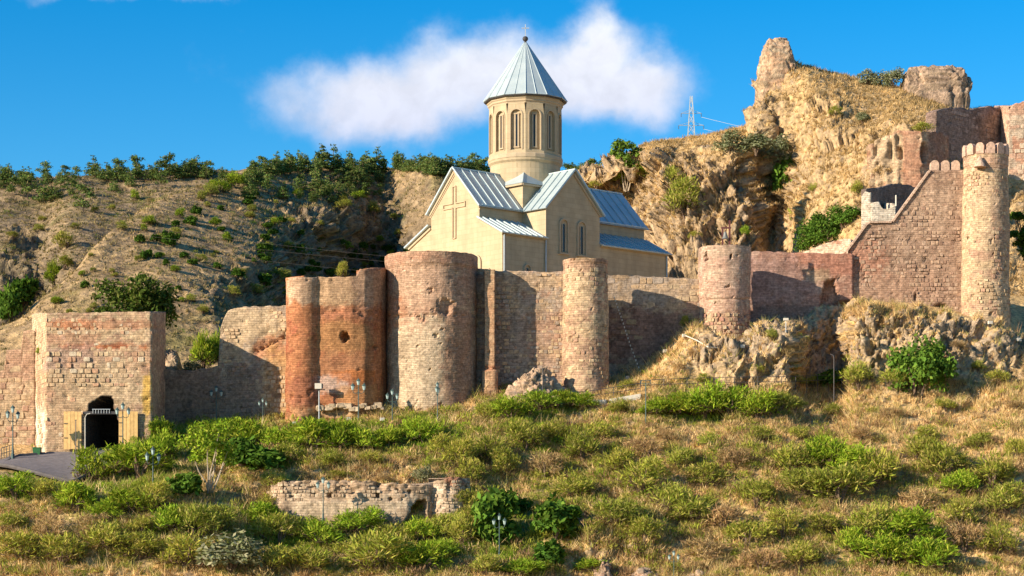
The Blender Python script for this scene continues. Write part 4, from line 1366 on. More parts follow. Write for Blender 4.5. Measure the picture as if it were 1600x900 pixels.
q_col = patches(mixcol(np.array((.45, .335, .23)), np.array((.36, .26, .18)), np.array((.49, .385, .28))), [(540, 796, 100, 14, np.array((.50, .39, .275)), .7), (580, 758, 80, 14, np.array((.44, .31, .21)), .6), (712, 752, 20, 10, np.array((.40, .20, .14)), .8), (695, 780, 24, 25, np.array((.62, .48, .36)), .7), (540, 812, 110, 5, np.array((.40, .27, .18)), .6)], 45)
qc = W(702, 161.4); qr = 33 * 161.4 / F
qpath = [W(412, 163), W(425, 161), W(440, 159.8), W(560, 159.3), W(640, 159.4), W(669, 159.8)] + arc(qc[0], qc[1], qr, -48, 100, 14)
ms = Masonry(rq, qpath, top_px([(405, 785), (420, 762), (440, 752), (500, 750), (560, 751), (640, 756), (668, 760), (674, 754), (690, 748), (720, 746), (745, 750)]), -1.5, q_col, thick=3.1, disp=rq_disp, seed=45, mat=M_ASHLAR, ragged=.35, step=.12)
lay_stones(ms, stone_pal((.46, .35, .245), (.41, .30, .205), (.48, .38, .275), (.34, .245, .17)), lambda px, py: py < 812 and not (634 < px < 672 and py > 774), limit=260, seed=18, fill=.6, rows=(.16, .30), width=(.2, .5), proud=(.02, .05))

# ------------------------------------------------------------------ the church
P0 = Vector((-.87, 198.0, 0)); TA = Vector((-.669, .743, 0)); SA = Vector((.743, .669, 0)); UP = Vector((0, 0, 1))
WD, LN = 13.3, 21.6
A1, A2, AC = 3.19, 10.11, 6.65
C1, C2, CC = 5.40, 12.36, 8.88
ZB, ZA, ZAT, ZN, ZR = 21.0, 29.58, 31.2, 32.5, 36.15


def ch(a, c, z):
    return P0 + TA * a + SA * c + UP * z


church = thing('church', 'cream stone church with a conical domed drum and grey metal roofs', 'church', ch(AC, CC, ZB))
m = MB(); m.prism([ch(A1, 0, ZB), ch(A1, 0, ZN), ch(AC, 0, ZR), ch(A2, 0, ZN), ch(A2, 0, ZB)], SA * LN); m.put('nave_wall', M_CHURCH, church)
m = MB(); m.prism([ch(0, C1, ZB), ch(0, C1, ZN), ch(0, CC, ZR), ch(0, C2, ZN), ch(0, C2, ZB)], TA * WD); m.put('transept_wall', M_CHURCH, church)
for (a0, a1) in ((0, A1), (WD, A2)):
    for (c0, c1) in ((0, C1), (C2, LN - .05)):
        m = MB(); m.prism([ch(a0, c0, ZB), ch(a0, c0, ZA), ch(a1, c0, ZAT), ch(a1, c0, ZB)], SA * (c1 - c0))
        m.put('aisle_wall', M_CHURCH, church)
m = MB(); m.prism([ch(A1 - .05, C1 - .05, 31), ch(A2 + .05, C1 - .05, 31), ch(A2 + .05, C2 + .05, 31), ch(A1 - .05, C2 + .05, 31)], UP * (35.05 - 31)); m.put('crossing_base', M_CHURCH, church)

ROOF_T = .07


def roof_panels(p_eave0, p_eave1, p_ridge0, p_ridge1, n, name='roof_panel', clip=None):
    """sheet panels between standing seams on one roof plane"""
    e0, e1, r0, r1 = map(Vector, (p_eave0, p_eave1, p_ridge0, p_ridge1))
    nrm = (e1 - e0).cross(r0 - e0).normalized()
    if nrm.z < 0:
        nrm = -nrm
    for k in range(n):
        f0, f1 = k / n, (k + 1) / n
        a, b = e0.lerp(e1, f0), e0.lerp(e1, f1); c, d = r0.lerp(r1, f1), r0.lerp(r1, f0)
        m = MB(); lift = nrm * .03
        m.prism([a + lift, b + lift, c + lift, d + lift], nrm * ROOF_T)
        pan = m.put(name, M_ROOF, church)
        s = MB(); sd = (d - a); L = sd.length; sd.normalize(); w = nrm.cross(sd)
        s.box((a + d) / 2 + nrm * .13, sd, w, nrm, L, .085, .14)
        s.put('seam', M_ROOF, pan)


OV = .35
def slope_pt(a_e, z_e, a_r, z_r, over):   # eave point pushed out along the slope
    d = Vector((a_e - a_r, z_e - z_r)); d.normalize()
    return a_e + d.x * over, z_e + d.y * over
ae, ze = slope_pt(A1, ZN, AC, ZR, .4)
ae2 = 2 * AC - ae
for (aa, c0, c1, n) in ((ae, -OV, CC, 9), (ae2, -OV, CC, 9), (ae, CC, LN + OV, 12), (ae2, CC, LN + OV, 12)):
    roof_panels(ch(aa, c0, ze), ch(aa, c1, ze), ch(AC, c0, ZR), ch(AC, c1, ZR), n)
ce, zce = slope_pt(C1, ZN, CC, ZR, .4)
ce2 = 2 * CC - ce
for (cc, a0, a1, n) in ((ce, -OV, AC, 7), (ce2, -OV, AC, 7), (ce, AC, WD + OV, 7), (ce2, AC, WD + OV, 7)):
    roof_panels(ch(a0, cc, zce), ch(a1, cc, zce), ch(a0, CC, ZR), ch(a1, CC, ZR), n)
da, dz = slope_pt(0, ZA, A1, ZAT, .4)
for (a_out, a_in) in ((da, A1), (WD - da, A2)):
    roof_panels(ch(a_out, -OV, dz), ch(a_out, C1, dz), ch(a_in, -OV, ZAT), ch(a_in, C1, ZAT), 8)
    roof_panels(ch(a_out, C2, dz), ch(a_out, LN + OV, dz), ch(a_in, C2, ZAT), ch(a_in, LN + OV, ZAT), 13)
# ridge caps, verge boards, eaves cornices
m = MB()
m.box((ch(AC, -OV, ZR) + ch(AC, 6.2, ZR)) / 2 + UP * .14, SA, TA, UP, 6.2 + OV, .22, .12); m.put('ridge_cap', M_ROOF, church)
m = MB(); m.box((ch(AC, 12, ZR) + ch(AC, LN + OV, ZR)) / 2 + UP * .14, SA, TA, UP, LN + OV - 12, .22, .12); m.put('ridge_cap', M_ROOF, church)
m = MB(); m.box((ch(-OV, CC, ZR) + ch(3.6, CC, ZR)) / 2 + UP * .14, TA, SA, UP, 3.6 + OV, .22, .12); m.put('ridge_cap', M_ROOF, church)


def bar(p, q, wdt, hgt, name, mat, side=None, par=None):
    p, q = Vector(p), Vector(q); d = (q - p); L = d.length; d.normalize()
    s = Vector(side); s = (s - d * s.dot(d)).normalized(); u = d.cross(s)
    m = MB(); m.box((p + q) / 2, d, s, u, L, wdt, hgt)
    return m.put(name, mat, par or church)


# sloping cornice under each visible verge, level cornices under eaves
NW = -SA
for (a0, z0, a1, z1) in ((A1 - .1, ZN - .28, AC, ZR - .22), (A2 + .1, ZN - .28, AC, ZR - .22)):
    bar(ch(a0, -.06, z0), ch(a1, -.06, z1), .16, .2, 'verge_cornice', M_TRIM, NW)
    bar(ch(a0, -.02, z0 - .22), ch(a1, -.02, z1 - .26), .08, .12, 'verge_cornice', M_TRIM, NW)
for (a0, z0, a1, z1) in ((-.1, ZA - .2, A1, ZAT - .2), (WD + .1, ZA - .2, A2, ZAT - .2)):
    bar(ch(a0, -.06, z0), ch(a1, -.06, z1), .16, .18, 'verge_cornice', M_TRIM, NW)
SN = -TA
for (c0, z0, c1, z1) in ((C1 - .1, ZN - .28, CC, ZR - .22), (C2 + .1, ZN - .28, CC, ZR - .22)):
    bar(ch(-.06, c0, z0), ch(-.06, c1, z1), .16, .2, 'verge_cornice', M_TRIM, SN)
for (a_, c0, c1, z) in ((A1, .05, C1, ZN - .16), (A1, C2, LN, ZN - .16), (0, .05, C1, ZA - .14), (0, C2 + .02, LN, ZA - .14)):
    bar(ch(a_ - .07, c0, z), ch(a_ - .07, c1, z), .18, .22, 'eaves_cornice', M_TRIM, SN)
    bar(ch(a_ - .30, c0, z + .06), ch(a_ - .30, c1, z + .06), .12, .12, 'gutter', M_ROOF, SN)
bar(ch(.05, C1 - .07, ZN - .16), ch(A1, C1 - .07, ZN - .16), .18, .22, 'eaves_cornice', M_TRIM, NW)
for (c_, a_) in ((.12, -.12), (C1 - .1, -.12), (LN - .2, -.12)):
    m = MB(); m.tube([ch(a_, c_, ZA - .25), ch(a_, c_, ZB)], .075, 8); m.put('drainpipe', M_STEEL, church)

# raised cross outline on the west gable
def cross_outline(a_c, z_top, z_bot, z_arm, half, w):
    m = MB()
    pts = [(-w, z_top), (w, z_top), (w, z_arm + w), (half, z_arm + w), (half, z_arm - w), (w, z_arm - w), (w, z_bot), (-w, z_bot), (-w, z_arm - w), (-half, z_arm - w), (-half, z_arm + w), (-w, z_arm + w)]
    for i in range(len(pts)):
        (x0, z0), (x1, z1) = pts[i], pts[(i + 1) % len(pts)]
        p, q = ch(a_c - x0, -.05, z0), ch(a_c - x1, -.05, z1)
        d = (q - p); L = d.length; d.normalize()
        m.box((p + q) / 2, d, NW, d.cross(NW), L + .07, .12, .09)
    m.put('cross_relief', M_TRIM, church)
cross_outline(AC + .05, 34.55, 29.7, 32.75, 1.55, .21)


def arched_window(o, rt, nn, w, h, par, pane_w=None, sill=True, blind=False, ring=.13):
    """moulded arch round a slit; o = middle of the foot"""
    rt = Vector(rt); nn = Vector(nn); o = Vector(o)
    prof = [(-w / 2, 0)] + [(-w / 2 * math.cos(a), h - w / 2 + w / 2 * math.sin(a)) for a in np.linspace(0, math.pi, 11)] + [(w / 2, 0)]
    outp = [(-w / 2 - ring, 0)] + [(-(w / 2 + ring) * math.cos(a), h - w / 2 + (w / 2 + ring) * math.sin(a)) for a in np.linspace(0, math.pi, 11)] + [(w / 2 + ring, 0)]
    V, Fc = [], []
    n = len(prof)
    for dd in (0.0, .14):
        for L in (prof, outp):
            V += [o + rt * x + UP * z + nn * dd for x, z in L]
    for k in range(n - 1):
        Fc += [[2 * n + k, 2 * n + k + 1, 3 * n + k + 1, 3 * n + k], [k, k + 1, 2 * n + k + 1, 2 * n + k], [n + k, 3 * n + k, 3 * n + k + 1, n + k + 1]]
    m = MB(); m.add(V, Fc)
    win = m.put('window', M_TRIM, par)
    if sill:
        s = MB(); s.box(o + nn * .09 - UP * .07, rt, nn, UP, w + 2 * ring + .1, .2, .14); s.put('sill', M_TRIM, win)
    if not blind:
        pw = pane_w or w * .45
        pz = h - w / 2 + pw / 2 - .05
        pts = [o + rt * (-pw / 2) + UP * .12, o + rt * (pw / 2) + UP * .12] + [o + rt * (pw / 2 * math.cos(a)) + UP * (pz - pw / 2 + pw / 2 * math.sin(a)) for a in np.linspace(0, math.pi, 7)]
        g = MB(); g.prism(pts, nn * .02); g.put('pane', M_DARKGLASS, win)
        fr = MB()
        for sx in (-1, 1):
            fr.box(o + rt * (sx * (pw / 2 + .05)) + UP * ((pz + .05) / 2) + nn * .04, rt, nn, UP, .07, .08, pz - .1)
        fr.put('frame', M_TRIM, win)
    return win


SR_ = SA; WR = -TA      # right-hand direction on the south side / on the west side as seen from outside
for c_ in (7.63, 9.95):
    arched_window(ch(0, c_, 28.35), SR_, SN, .95, 3.1, church, pane_w=.30)
arched_window(ch(0, 3.05, 25.2), SR_, SN, .65, 1.6, church, pane_w=.25)
arched_window(ch(0, 16.7, 25.3), SR_, SN, .6, 1.6, church, pane_w=.25)
arched_window(ch(6.6, 0, 25.2), WR, NW, .8, 2.9, church, pane_w=.32)
arched_window(ch(3.55, 0, 25.0), WR, NW, 1.1, 2.7, church, blind=True)
arched_window(ch(1.95, 0, 24.6), WR, NW, .62, 1.75, church, pane_w=.3)
arched_window(ch(9.5, 0, 24.6), WR, NW, .62, 1.75, church, pane_w=.3)

# drum
DC = ch(AC, CC, 0)
ND = 12; RD = 3.50; Z0, Z1 = 38.0, 43.05
def dring(r, z, n=ND, off=0.0):
    return [DC + Vector((r * math.sin(math.radians(off + 360 / n * k)), -r * math.cos(math.radians(off + 360 / n * k)), z)) for k in range(n)]
def ring_solid(name, prof, mat, n, par, off=0.0):
    V = [p for r_, z in prof for p in dring(r_, z, n, off)]
    Fc = []
    for i in range(len(prof) - 1):
        for k in range(n):
            k2 = (k + 1) % n
            Fc.append([i * n + k, i * n + k2, (i + 1) * n + k2, (i + 1) * n + k])
    Fc += [list(range(n))[::-1], [(len(prof) - 1) * n + k for k in range(n)]]
    m = MB(); m.add(V, Fc)
    return m.put(name, mat, par)
ring_solid('drum_base', [(3.36, 34), (3.36, 37.35), (3.54, 37.55), (3.54, 37.8), (3.5, 38.0)], M_CHURCH, 48, church)
ring_solid('drum_band', [(3.55, 37.75), (3.60, 37.8), (3.60, 38.1), (3.5, 38.2)], M_TRIM, 24, church)
ring_solid('drum_wall', [(RD - .24, 37.9), (RD - .24, 43.2)], M_CHURCH, ND, church)
for k in range(ND):
    p, q = dring(RD, 0)[k], dring(RD, 0)[(k + 1) % ND]
    rt = (q - p); fw_ = rt.length; rt.normalize(); nn = rt.cross(UP).normalized()
    if nn.dot((p + q) / 2 - DC) < 0:
        nn = -nn
    o = (p + q) / 2
    zb_, zt_ = 38.15, 42.95
    hw_, spr, bot = .54, 41.75, 38.5
    arch = [(-hw_, bot)] + [(-hw_ * math.cos(a), spr + hw_ * math.sin(a)) for a in np.linspace(0, math.pi, 13)] + [(hw_, bot)]
    rect = []
    for (x, z) in arch:
        if z <= bot + 1e-6: rect.append((math.copysign(fw_ / 2, x), zb_))
        elif z < spr + .25 : rect.append((math.copysign(fw_ / 2, x), z))
        else: rect.append((x / hw_ * fw_ / 2, zt_))
    n = len(arch); V, Fc = [], []
    for d0 in (0, -.225):
        V += [o + rt * x + UP * z + nn * d0 for x, z in arch]
    V += [o + rt * x + UP * z for x, z in rect]
    for i in range(n - 1):
        Fc += [[i, i + 1, 2 * n + i + 1, 2 * n + i], [i, n + i, n + i + 1, i + 1]]
    Fc += [[0, 2 * n, 2 * n + n - 1, n - 1], [0, n - 1, 2 * n - 1, n]]
    m = MB(); m.add(V, Fc)
    fac = m.put('drum_facet', M_CHURCH, church)
    # moulding round the arch, slit window inside
    ring_ = MB(); V, Fc = [], []
    for d0 in (0, .07):
        for e in (.0, .10):
            V += [o + rt * (x * (hw_ + e) / hw_) + UP * (z if z <= bot + 1e-6 else spr + (z - spr) * (hw_ + e) / hw_) + nn * d0 for x, z in arch]
    for i in range(n - 1):
        Fc += [[2 * n + i, 2 * n + i + 1, 3 * n + i + 1, 3 * n + i], [i, i + 1, 2 * n + i + 1, 2 * n + i], [n + i, 3 * n + i, 3 * n + i + 1, n + i + 1]]
    ring_.add(V, Fc); ring_.put('arch_moulding', M_TRIM, fac)
    g = MB(); g.box(o + UP * 40.35 - nn * .20, rt, nn, UP, .20, .06, 3.0); g.put('pane', M_DARKGLASS, fac)
    fr = MB()
    for sx in (-1, 1):
        fr.box(o + rt * (sx * .165) + UP * 40.3 - nn * .17, rt, nn, UP, .13, .14, 3.2)
    fr.box(o + UP * 41.92 - nn * .17, rt, nn, UP, .55, .14, .12)
    fr.box(o + UP * 38.75 - nn * .17, rt, nn, UP, .55, .16, .12)
    fr.put('window_frame', M_TRIM, fac)
ring_solid('cornice', [(3.50, 42.9), (3.52, 43.0), (3.62, 43.1), (3.62, 43.25), (3.72, 43.35), (3.72, 43.55), (3.60, 43.6)], M_TRIM, ND, church)
ring_solid('eaves', [(3.6, 43.52), (3.95, 43.5), (4.0, 43.58), (3.9, 43.68)], M_DARKIRON, ND, church)
AP = DC + UP * 49.45
NP = 24
for k in range(NP):
    a, b = dring(3.98, 43.62, NP)[k], dring(3.98, 43.62, NP)[(k + 1) % NP]
    if k % 2 == 0: a2, b2 = a, (dring(3.98, 43.62, ND)[k // 2] + dring(3.98, 43.62, ND)[(k // 2 + 1) % ND]) / 2
    else: a2, b2 = (dring(3.98, 43.62, ND)[k // 2] + dring(3.98, 43.62, ND)[(k // 2 + 1) % ND]) / 2, b
    t0 = a2.lerp(AP, .975); t1 = b2.lerp(AP, .975)
    nn = (b2 - a2).cross(AP - a2).normalized()
    if nn.z < 0: nn = -nn
    m = MB(); m.prism([a2, b2, t1, t0], nn * .06); pan = m.put('cone_panel', M_ROOF, church)
    s = MB(); d = (t0 - a2).normalized()
    s.tube([a2 + nn * .07, t0 + nn * .05], [.055, .03], 4); s.put('seam', M_ROOF, pan)
m = MB(); m.lathe([(.14, 0), (.12, .18), (.06, .22)], 10, AP - UP * .17)
m.lathe([(.05, 0), (.2, .06), (.27, .2), (.27, .3), (.2, .44), (.05, .5)], 12, AP + UP * .02); m.put('finial_ball', M_DARKIRON, church)
m = MB(); m.box(AP + UP * 1.05, (1, 0, 0), (0, 1, 0), UP, .07, .07, 1.2); m.box(AP + UP * 1.3, (1, 0, 0), (0, 1, 0), UP, .7, .07, .07); m.put('cross', M_STEEL, church)
# hipped roof of the crossing base
ov = .25
cs = [ch(A1 - ov, C1 - ov, 35.02), ch(A2 + ov, C1 - ov, 35.02), ch(A2 + ov, C2 + ov, 35.02), ch(A1 - ov, C2 + ov, 35.02)]
apx = DC + UP * 38.3
for k in range(4):
    a, b = cs[k], cs[(k + 1) % 4]
    for h in range(2):
        p, q = (a, (a + b) / 2) if h == 0 else ((a + b) / 2, b)
        nn = (b - a).cross(apx - a).normalized()
        if nn.z < 0: nn = -nn
        m = MB(); m.prism([p, q, apx], nn * .06); pan = m.put('hip_panel', M_ROOF, church)
    s = MB(); s.tube([a + UP * .06, apx + UP * .05], .07, 5); s.put('hip_seam', M_ROOF, church)
for k in range(4):
    a, b = cs[k], cs[(k + 1) % 4]
    bar(a - UP * .12, b - UP * .12, .2, .16, 'crossing_cornice', M_TRIM, (b - a).cross(UP))

# ------------------------------------------------------------------ rocks and ruined stubs
def chunk(name, label, cat, px, py_base, wpx, hpx, Y, dep, seed, cols, pw=3.0, rough=.25, lean=0.0, parent=None, taper=.25, group=None):
    base = at(px, py_base, Y); w = wpx * Y / F; h = hpx * Y / F
    n1, n2 = 110, 64
    u = np.linspace(0, 2 * np.pi, n1, endpoint=False)[:, None]; v = np.linspace(-.25, np.pi / 2, n2)[None, :]
    sg = lambda x, p: np.sign(x) * np.abs(x) ** p
    e = 2 / pw
    x = sg(np.cos(v), e) * sg(np.cos(u), e); y = sg(np.cos(v), e) * sg(np.sin(u), e); z = sg(np.sin(v), e) + 0 * u
    N = np.stack([x, y, z], -1); N /= np.linalg.norm(N, axis=-1, keepdims=True)
    P = np.stack([x * w / 2 * (1 - taper * np.clip(z, 0, 1)) + lean * z * w, y * dep / 2, z * h], -1) + np.array(base)
    q = P + seed * 7.7
    b1, c1 = blocks(q * np.array((.8, .8, .6)), seed); b2, c2 = blocks(q * 2.0, seed + 2)
    d = b1 * .75 - c1 * .3 + b2 * .4 - c2 * .15 + (ridged(q * np.array((.55, .55, .3)), 3, seed) - .5) * .5 + fbm(q * 3, 3, .6, seed) * .15
    P = P + N * (d * rough * min(w, h))[..., None]
    c = mixcol(*cols)(None, None, P, seed, 1.0)
    c = c * (1 + fbm(P * np.array((1, 1, 4.)), 3, .6, seed + 3) * .5)[..., None]
    t = thing(name, label, cat, base, group)
    o = put('rock' if name == 'boulder' else 'masonry', P.reshape(-1, 3), grid_faces(n1, n2, wrap=True), M_ROCK, t, col=c.reshape(-1, 3))
    return t


RK = (ROCK_L, ROCK_M, np.array((.46, .30, .2)), ROCK_D)
chunk('ruined_tower_stub', 'broken masonry stub on the top of the crag skyline', 'ruin', 1214, 196, 74, 134, 247.5, 5.0, 1, (CREAM * .9, np.array((.46, .27, .16)), ROCK_M, CREAM * .8), pw=4.2, rough=.075, taper=.30, lean=.0)
chunk('ruined_tower_stub', 'wide overhanging rubble block on the crag skyline above the dark ruin wall', 'ruin', 1458, 170, 106, 62, 247, 5.0, 2, (np.array((.38, .26, .18)), ROCK_M, np.array((.42, .29, .2)), ROCK_D), pw=5, rough=.11, taper=.02, lean=.03)
chunk('boulder', 'rubble mound at the foot of the wall left of the slender round tower', 'rock', 836, 625, 84, 50, 179.6, 3.0, 3, (np.array((.52, .38, .25)), np.array((.46, .31, .21)), ROCK_M), pw=2.2, rough=.3, taper=.35)
chunk('boulder', 'sunlit block of rubble behind the shaded low wall beside the big tree', 'rock', 268, 592, 34, 44, 186, 2.2, 4, (np.array((.50, .32, .2)), ROCK_M, CREAM * .8), pw=3.5, rough=.12)
chunk('boulder', 'grey rock outcrop at the right edge of the grassy slope', 'rock', 1583, 760, 36, 66, 166.5, 2.2, 5, (ROCK_L, np.array((.42, .34, .25)), ROCK_M), pw=3, rough=.25)
chunk('boulder', 'cracked pale rock beside the path lamp in the cliff gully', 'rock', 1340, 580, 26, 44, 182, 2.0, 6, RK, pw=3, rough=.25)
chunk('boulder', 'reddish rock stump in the scrub at the foot of the slope', 'rock', 945, 908, 26, 30, 153.0, 2.0, 7, (ROCK_M, np.array((.4, .26, .17)), ROCK_D), pw=3.4, rough=.42)
chunk('boulder', 'low pale rock lying half buried left of the lowest lamp', 'rock', 1006, 908, 56, 20, 152.5, 2.0, 8, (ROCK_M, np.array((.42, .29, .2)), ROCK_M), pw=2.5, rough=.42)
chunk('boulder', 'low brown rock in the scrub right of the lowest lamp', 'rock', 1088, 908, 44, 16, 152.5, 2.0, 12, (ROCK_M, np.array((.42, .28, .18)), ROCK_M), pw=2.5, rough=.42)

# ------------------------------------------------------------------ road
R0 = [(-80, 745, 165), (0, 735, 165.5), (60, 743, 164.5), (112, 756, 163.8), (200, 742, 166.3)]
nU, nV = 60, 24
us = np.linspace(-160, 216, nU)
front_py = np.interp(us, [-160, 0, 15, 60, 112, 150, 216], [745, 728, 730, 741, 755, 738, 716]); front_Y = np.interp(us, [-160, 0, 60, 112, 216], [167, 167.5, 165, 164, 170])
back_py = np.interp(us, [-160, 0, 30, 70, 130, 216], [714, 716, 711, 708.5, 704, 696]); back_Y = np.interp(us, [-160, 0, 60, 216], [172.5, 172, 173.6, 176])
vv = np.linspace(0, 1, nV)[None]
PYr = front_py[:, None] * (1 - vv) + back_py[:, None] * vv; Yr = front_Y[:, None] * (1 - vv) + back_Y[:, None] * vv
PR = np.stack([(us[:, None] - HX) * Yr / F, Yr, (HY - PYr) * Yr / F + .06], -1)
PR[..., 2] += fbm(PR * .4, 3, .5, 5) * .05
put('road', PR.reshape(-1, 3), grid_faces(nU, nV), M_ROAD, kind='structure')
m = MB(); m.tube([Vector(PR[k, 0]) + Vector((0, 0, .02)) for k in range(22, 50)], .16, 6); m.put('kerb', M_KERB, kind='structure')
m = MB(); m.tube([at(2, 726, 169.2), at(16, 718, 171), at(30, 711.5, 172.2), at(70, 708.5, 173.4)], .13, 6); m.put('kerb', M_KERB, kind='structure')

# concrete path edge by the railing
mb = MB()
for (x0, y0, x1, y1) in ((842, 640, 868, 631), (868, 631, 905, 628), (905, 628, 952, 627), (952, 626, 1000, 617)):
    a, b = on_hill(x0, y0), on_hill(x1, y1); d = (b - a).normalized(); s = Vector((-d.y, d.x, 0))
    mb.prism([a - UP * .3 - s * .6, b - UP * .3 - s * .6, b - UP * .3 + s * .9, a - UP * .3 + s * .9], UP * .45)
mb.put('path', M_WHITE, kind='structure')

# ------------------------------------------------------------------ street furniture
def lamp_proto():
    t = thing('street_lamp', '', 'street lamp', (0, 0, 0), 'green iron street lamps')
    H = 3.55
    m = MB(); m.lathe([(.13, -.6), (.13, .12), (.09, .18), (.08, .5), (.06, .55), (.045, 1.2), (.042, H - .55), (.06, H - .52), (.03, H - .5), (.03, H - .32)], 8); obj('pole', m.mesh('pole', M_IRON), t)

    def lantern(x, z):
        m = MB(); m.lathe([(.03, 0), (.09, .03), (.15, .34), (.16, .36)], 6, (x, 0, z)); l = obj('lantern', m.mesh('lantern', M_LAMPGLASS), t)
        m = MB(); m.lathe([(.20, .36), (.19, .40), (.09, .52), (.04, .55), (.03, .64)], 6, (x, 0, z)); obj('cap', m.mesh('cap', M_IRON), l)
    lantern(0, H - .33)
    for s in (-1, 1):
        pts = [(s * x, 0, H - .95 + z) for x, z in ((0, .05), (.15, -.06), (.32, -.06), (.46, .06), (.48, .22))]
        m = MB(); m.tube(pts, .028, 5); obj('arm', m.mesh('arm', M_IRON), t)
        lantern(s * .48, H - .75)
    return t


def copy_tree(o, parent=None):
    c = o.copy(); COL.objects.link(c)
    if parent is not None:
        c.parent = parent; c.matrix_parent_inverse = o.matrix_parent_inverse.copy()
    for k in list(KIDS.get(o.name, ())):
        copy_tree(k, c)
    return c


KIDS = {}
def reg(o):
    KIDS[o.name] = [k for k in bpy.data.objects if k.parent == o]
    for k in KIDS[o.name]:
        reg(k)


lamp0 = lamp_proto(); reg(lamp0)
LAMPS = [(337, 662, 62, 'street lamp in front of the shaded curtain wall', 0.1), (410, 664, 44, 'street lamp at the edge of the wall shadow left of the red bastion', .15), (561, 660, 71, 'street lamp before the middle of the red brick bastion', .1),
         (612, 667, 61, 'street lamp at the seam between red bastion and widest round tower', .1), (683, 658, 63, 'street lamp seen edge-on before the widest round tower', 1.45), (20, 712, 80, 'street lamp before the stepped wall left of the gate', .9),
         (192, 700, 72, 'street lamp standing before the right gate door', .35), (239, 780, 84, 'street lamp in the bushes below the gate tower', .7), (505, 812, 68, 'street lamp in front of the long low ruin wall', .1),
         (779, 868, 68, 'street lamp beside the dark broadleaf plants', .1), (1053, 915, 56, 'lowest street lamp with its foot hidden, among rocks', .1)]
for i, (px, pb, hpx, lab, rz) in enumerate(LAMPS):
    o = lamp0 if i == 0 else copy_tree(lamp0)
    p = on_hill(px, min(pb, 903)) if pb < 903 else at(px, pb, 151.5)
    if i in (5, 6, 8):
        p = at(px, pb, {5: 171, 6: 172, 8: 157.8}[i])
    o.location = p
    s = hpx * p.y / F / 3.86
    o.scale = (s, s, s); o.rotation_euler = (0, 0, rz)
    o["label"] = 'green three-lantern ' + lab


def post(name, label, cat, px, pt, pb, Y=None, rad=.05, mat=M_STEEL, part='pole'):
    p = on_hill(px, pb) if Y is None else at(px, pb, Y)
    h = (pb - pt) * p.y / F
    t = thing(name, label, cat, p)
    m = MB(); m.tube([p - UP * .5, p + UP * h], rad, 7); m.put(part, mat, t)
    return t, p, h


t, p, h = post('floodlight', 'boxy white floodlight on a post before the red brick bastion', 'floodlight', 499, 606, 664, rad=.05)
m = MB(); m.box(p + UP * (h + .2) + Vector((-.05, -.1, 0)), (1, 0, 0), (0, 1, 0), UP, .55, .4, .45); hd = m.put('lamp_head', M_WHITE, t)
m = MB(); m.box(p + UP * (h + .2) + Vector((.28, -.1, 0)), (1, 0, 0), (0, 1, 0), UP, .1, .34, .38); m.put('side_cover', M_DARKIRON, hd)
m = MB(); m.box(p + UP * (h - .08) + Vector((.15, -.1, 0)), (1, 0, 0), (0, 1, 0), UP, .7, .1, .06); m.put('bracket', M_DARKIRON, t)
t, p, h = post('lamp_post', 'plain dark pole at the bend of the path railing', 'pole', 849, 577, 641, rad=.055, mat=M_DARKIRON)
m = MB(); m.lathe([(.09, 0), (.09, .12)], 8, p + UP * h); m.put('cap', M_DARKIRON, t)
t, p, h = post('floodlight', 'thin pole with a wire floodlight frame on the straw slope', 'floodlight', 1010, 600, 668, rad=.045, mat=M_IRON)
m = MB()
for z in (0, .28): m.box(p + UP * (h + z), (1, 0, 0), (0, 1, 0), UP, .8, .05, .05)
for x in (-.38, 0, .38): m.box(p + UP * (h + .14) + Vector((x, 0, 0)), (1, 0, 0), (0, 1, 0), UP, .05, .05, .3)
m.put('lamp_frame', M_IRON, t)
t, p, h = post('lamp_post', 'pale lamp post with a short bent head in the dark gully', 'pole', 1303, 560, 618, Y=177.2, rad=.035, mat=M_KERB)
m = MB(); m.tube([p + UP * h, p + UP * (h + .25) + Vector((-.05, 0, 0)), p + UP * (h + .35) + Vector((-.3, 0, 0))], .04, 6); m.put('lamp_head', M_KERB, t)
t, p, h = post('lamp_post', 'white pole beside the dark gateway', 'pole', 133, 652, 711, Y=170, rad=.04, mat=M_WHITE)
m = MB(); m.tube([p + UP * h, p + UP * (h + .25) + Vector((.15, 0, 0)), p + UP * (h + .3) + Vector((.4, 0, 0))], .035, 6); m.put('lamp_head', M_WHITE, t)
t, p, h = post('post', 'slim grey post in front of the left gate door', 'pole', 118.5, 657, 711, Y=170, rad=.045, mat=M_KERB)
m = MB(); m.lathe([(.07, 0), (.07, .06)], 8, p + UP * h); m.put('cap', M_KERB, t)
t, p, h = post('floodlight', 'small white floodlight on a post before the shaded rock right of the bell tower', 'floodlight', 1228, 499, 518, Y=180.4, rad=.035)
m = MB(); m.box(p + UP * h, (1, 0, 0), (0, 1, 0), UP, .4, .25, .2); m.put('lamp_head', M_WHITE, t)
SPOTS = [(1067, 525, 'on the rock left of the bell tower'), (1160, 543, 'at the foot of the bell tower'), (1037, 551, 'on the slope below the set back wall'), (1001, 561, 'beside the light string foot'), (980, 591, 'right of the slender tower foot'),
         (1331, 563, 'on the rock beside the gully'), (1545, 507, 'at the foot of the crenellated tower'), (1590, 532, 'right of the crenellated tower foot'), (460, 662, 'at the foot of the red bastion'), (545, 655, 'in the bushes before the red bastion'), (598, 656, 'beside the seam of bastion and widest tower')]
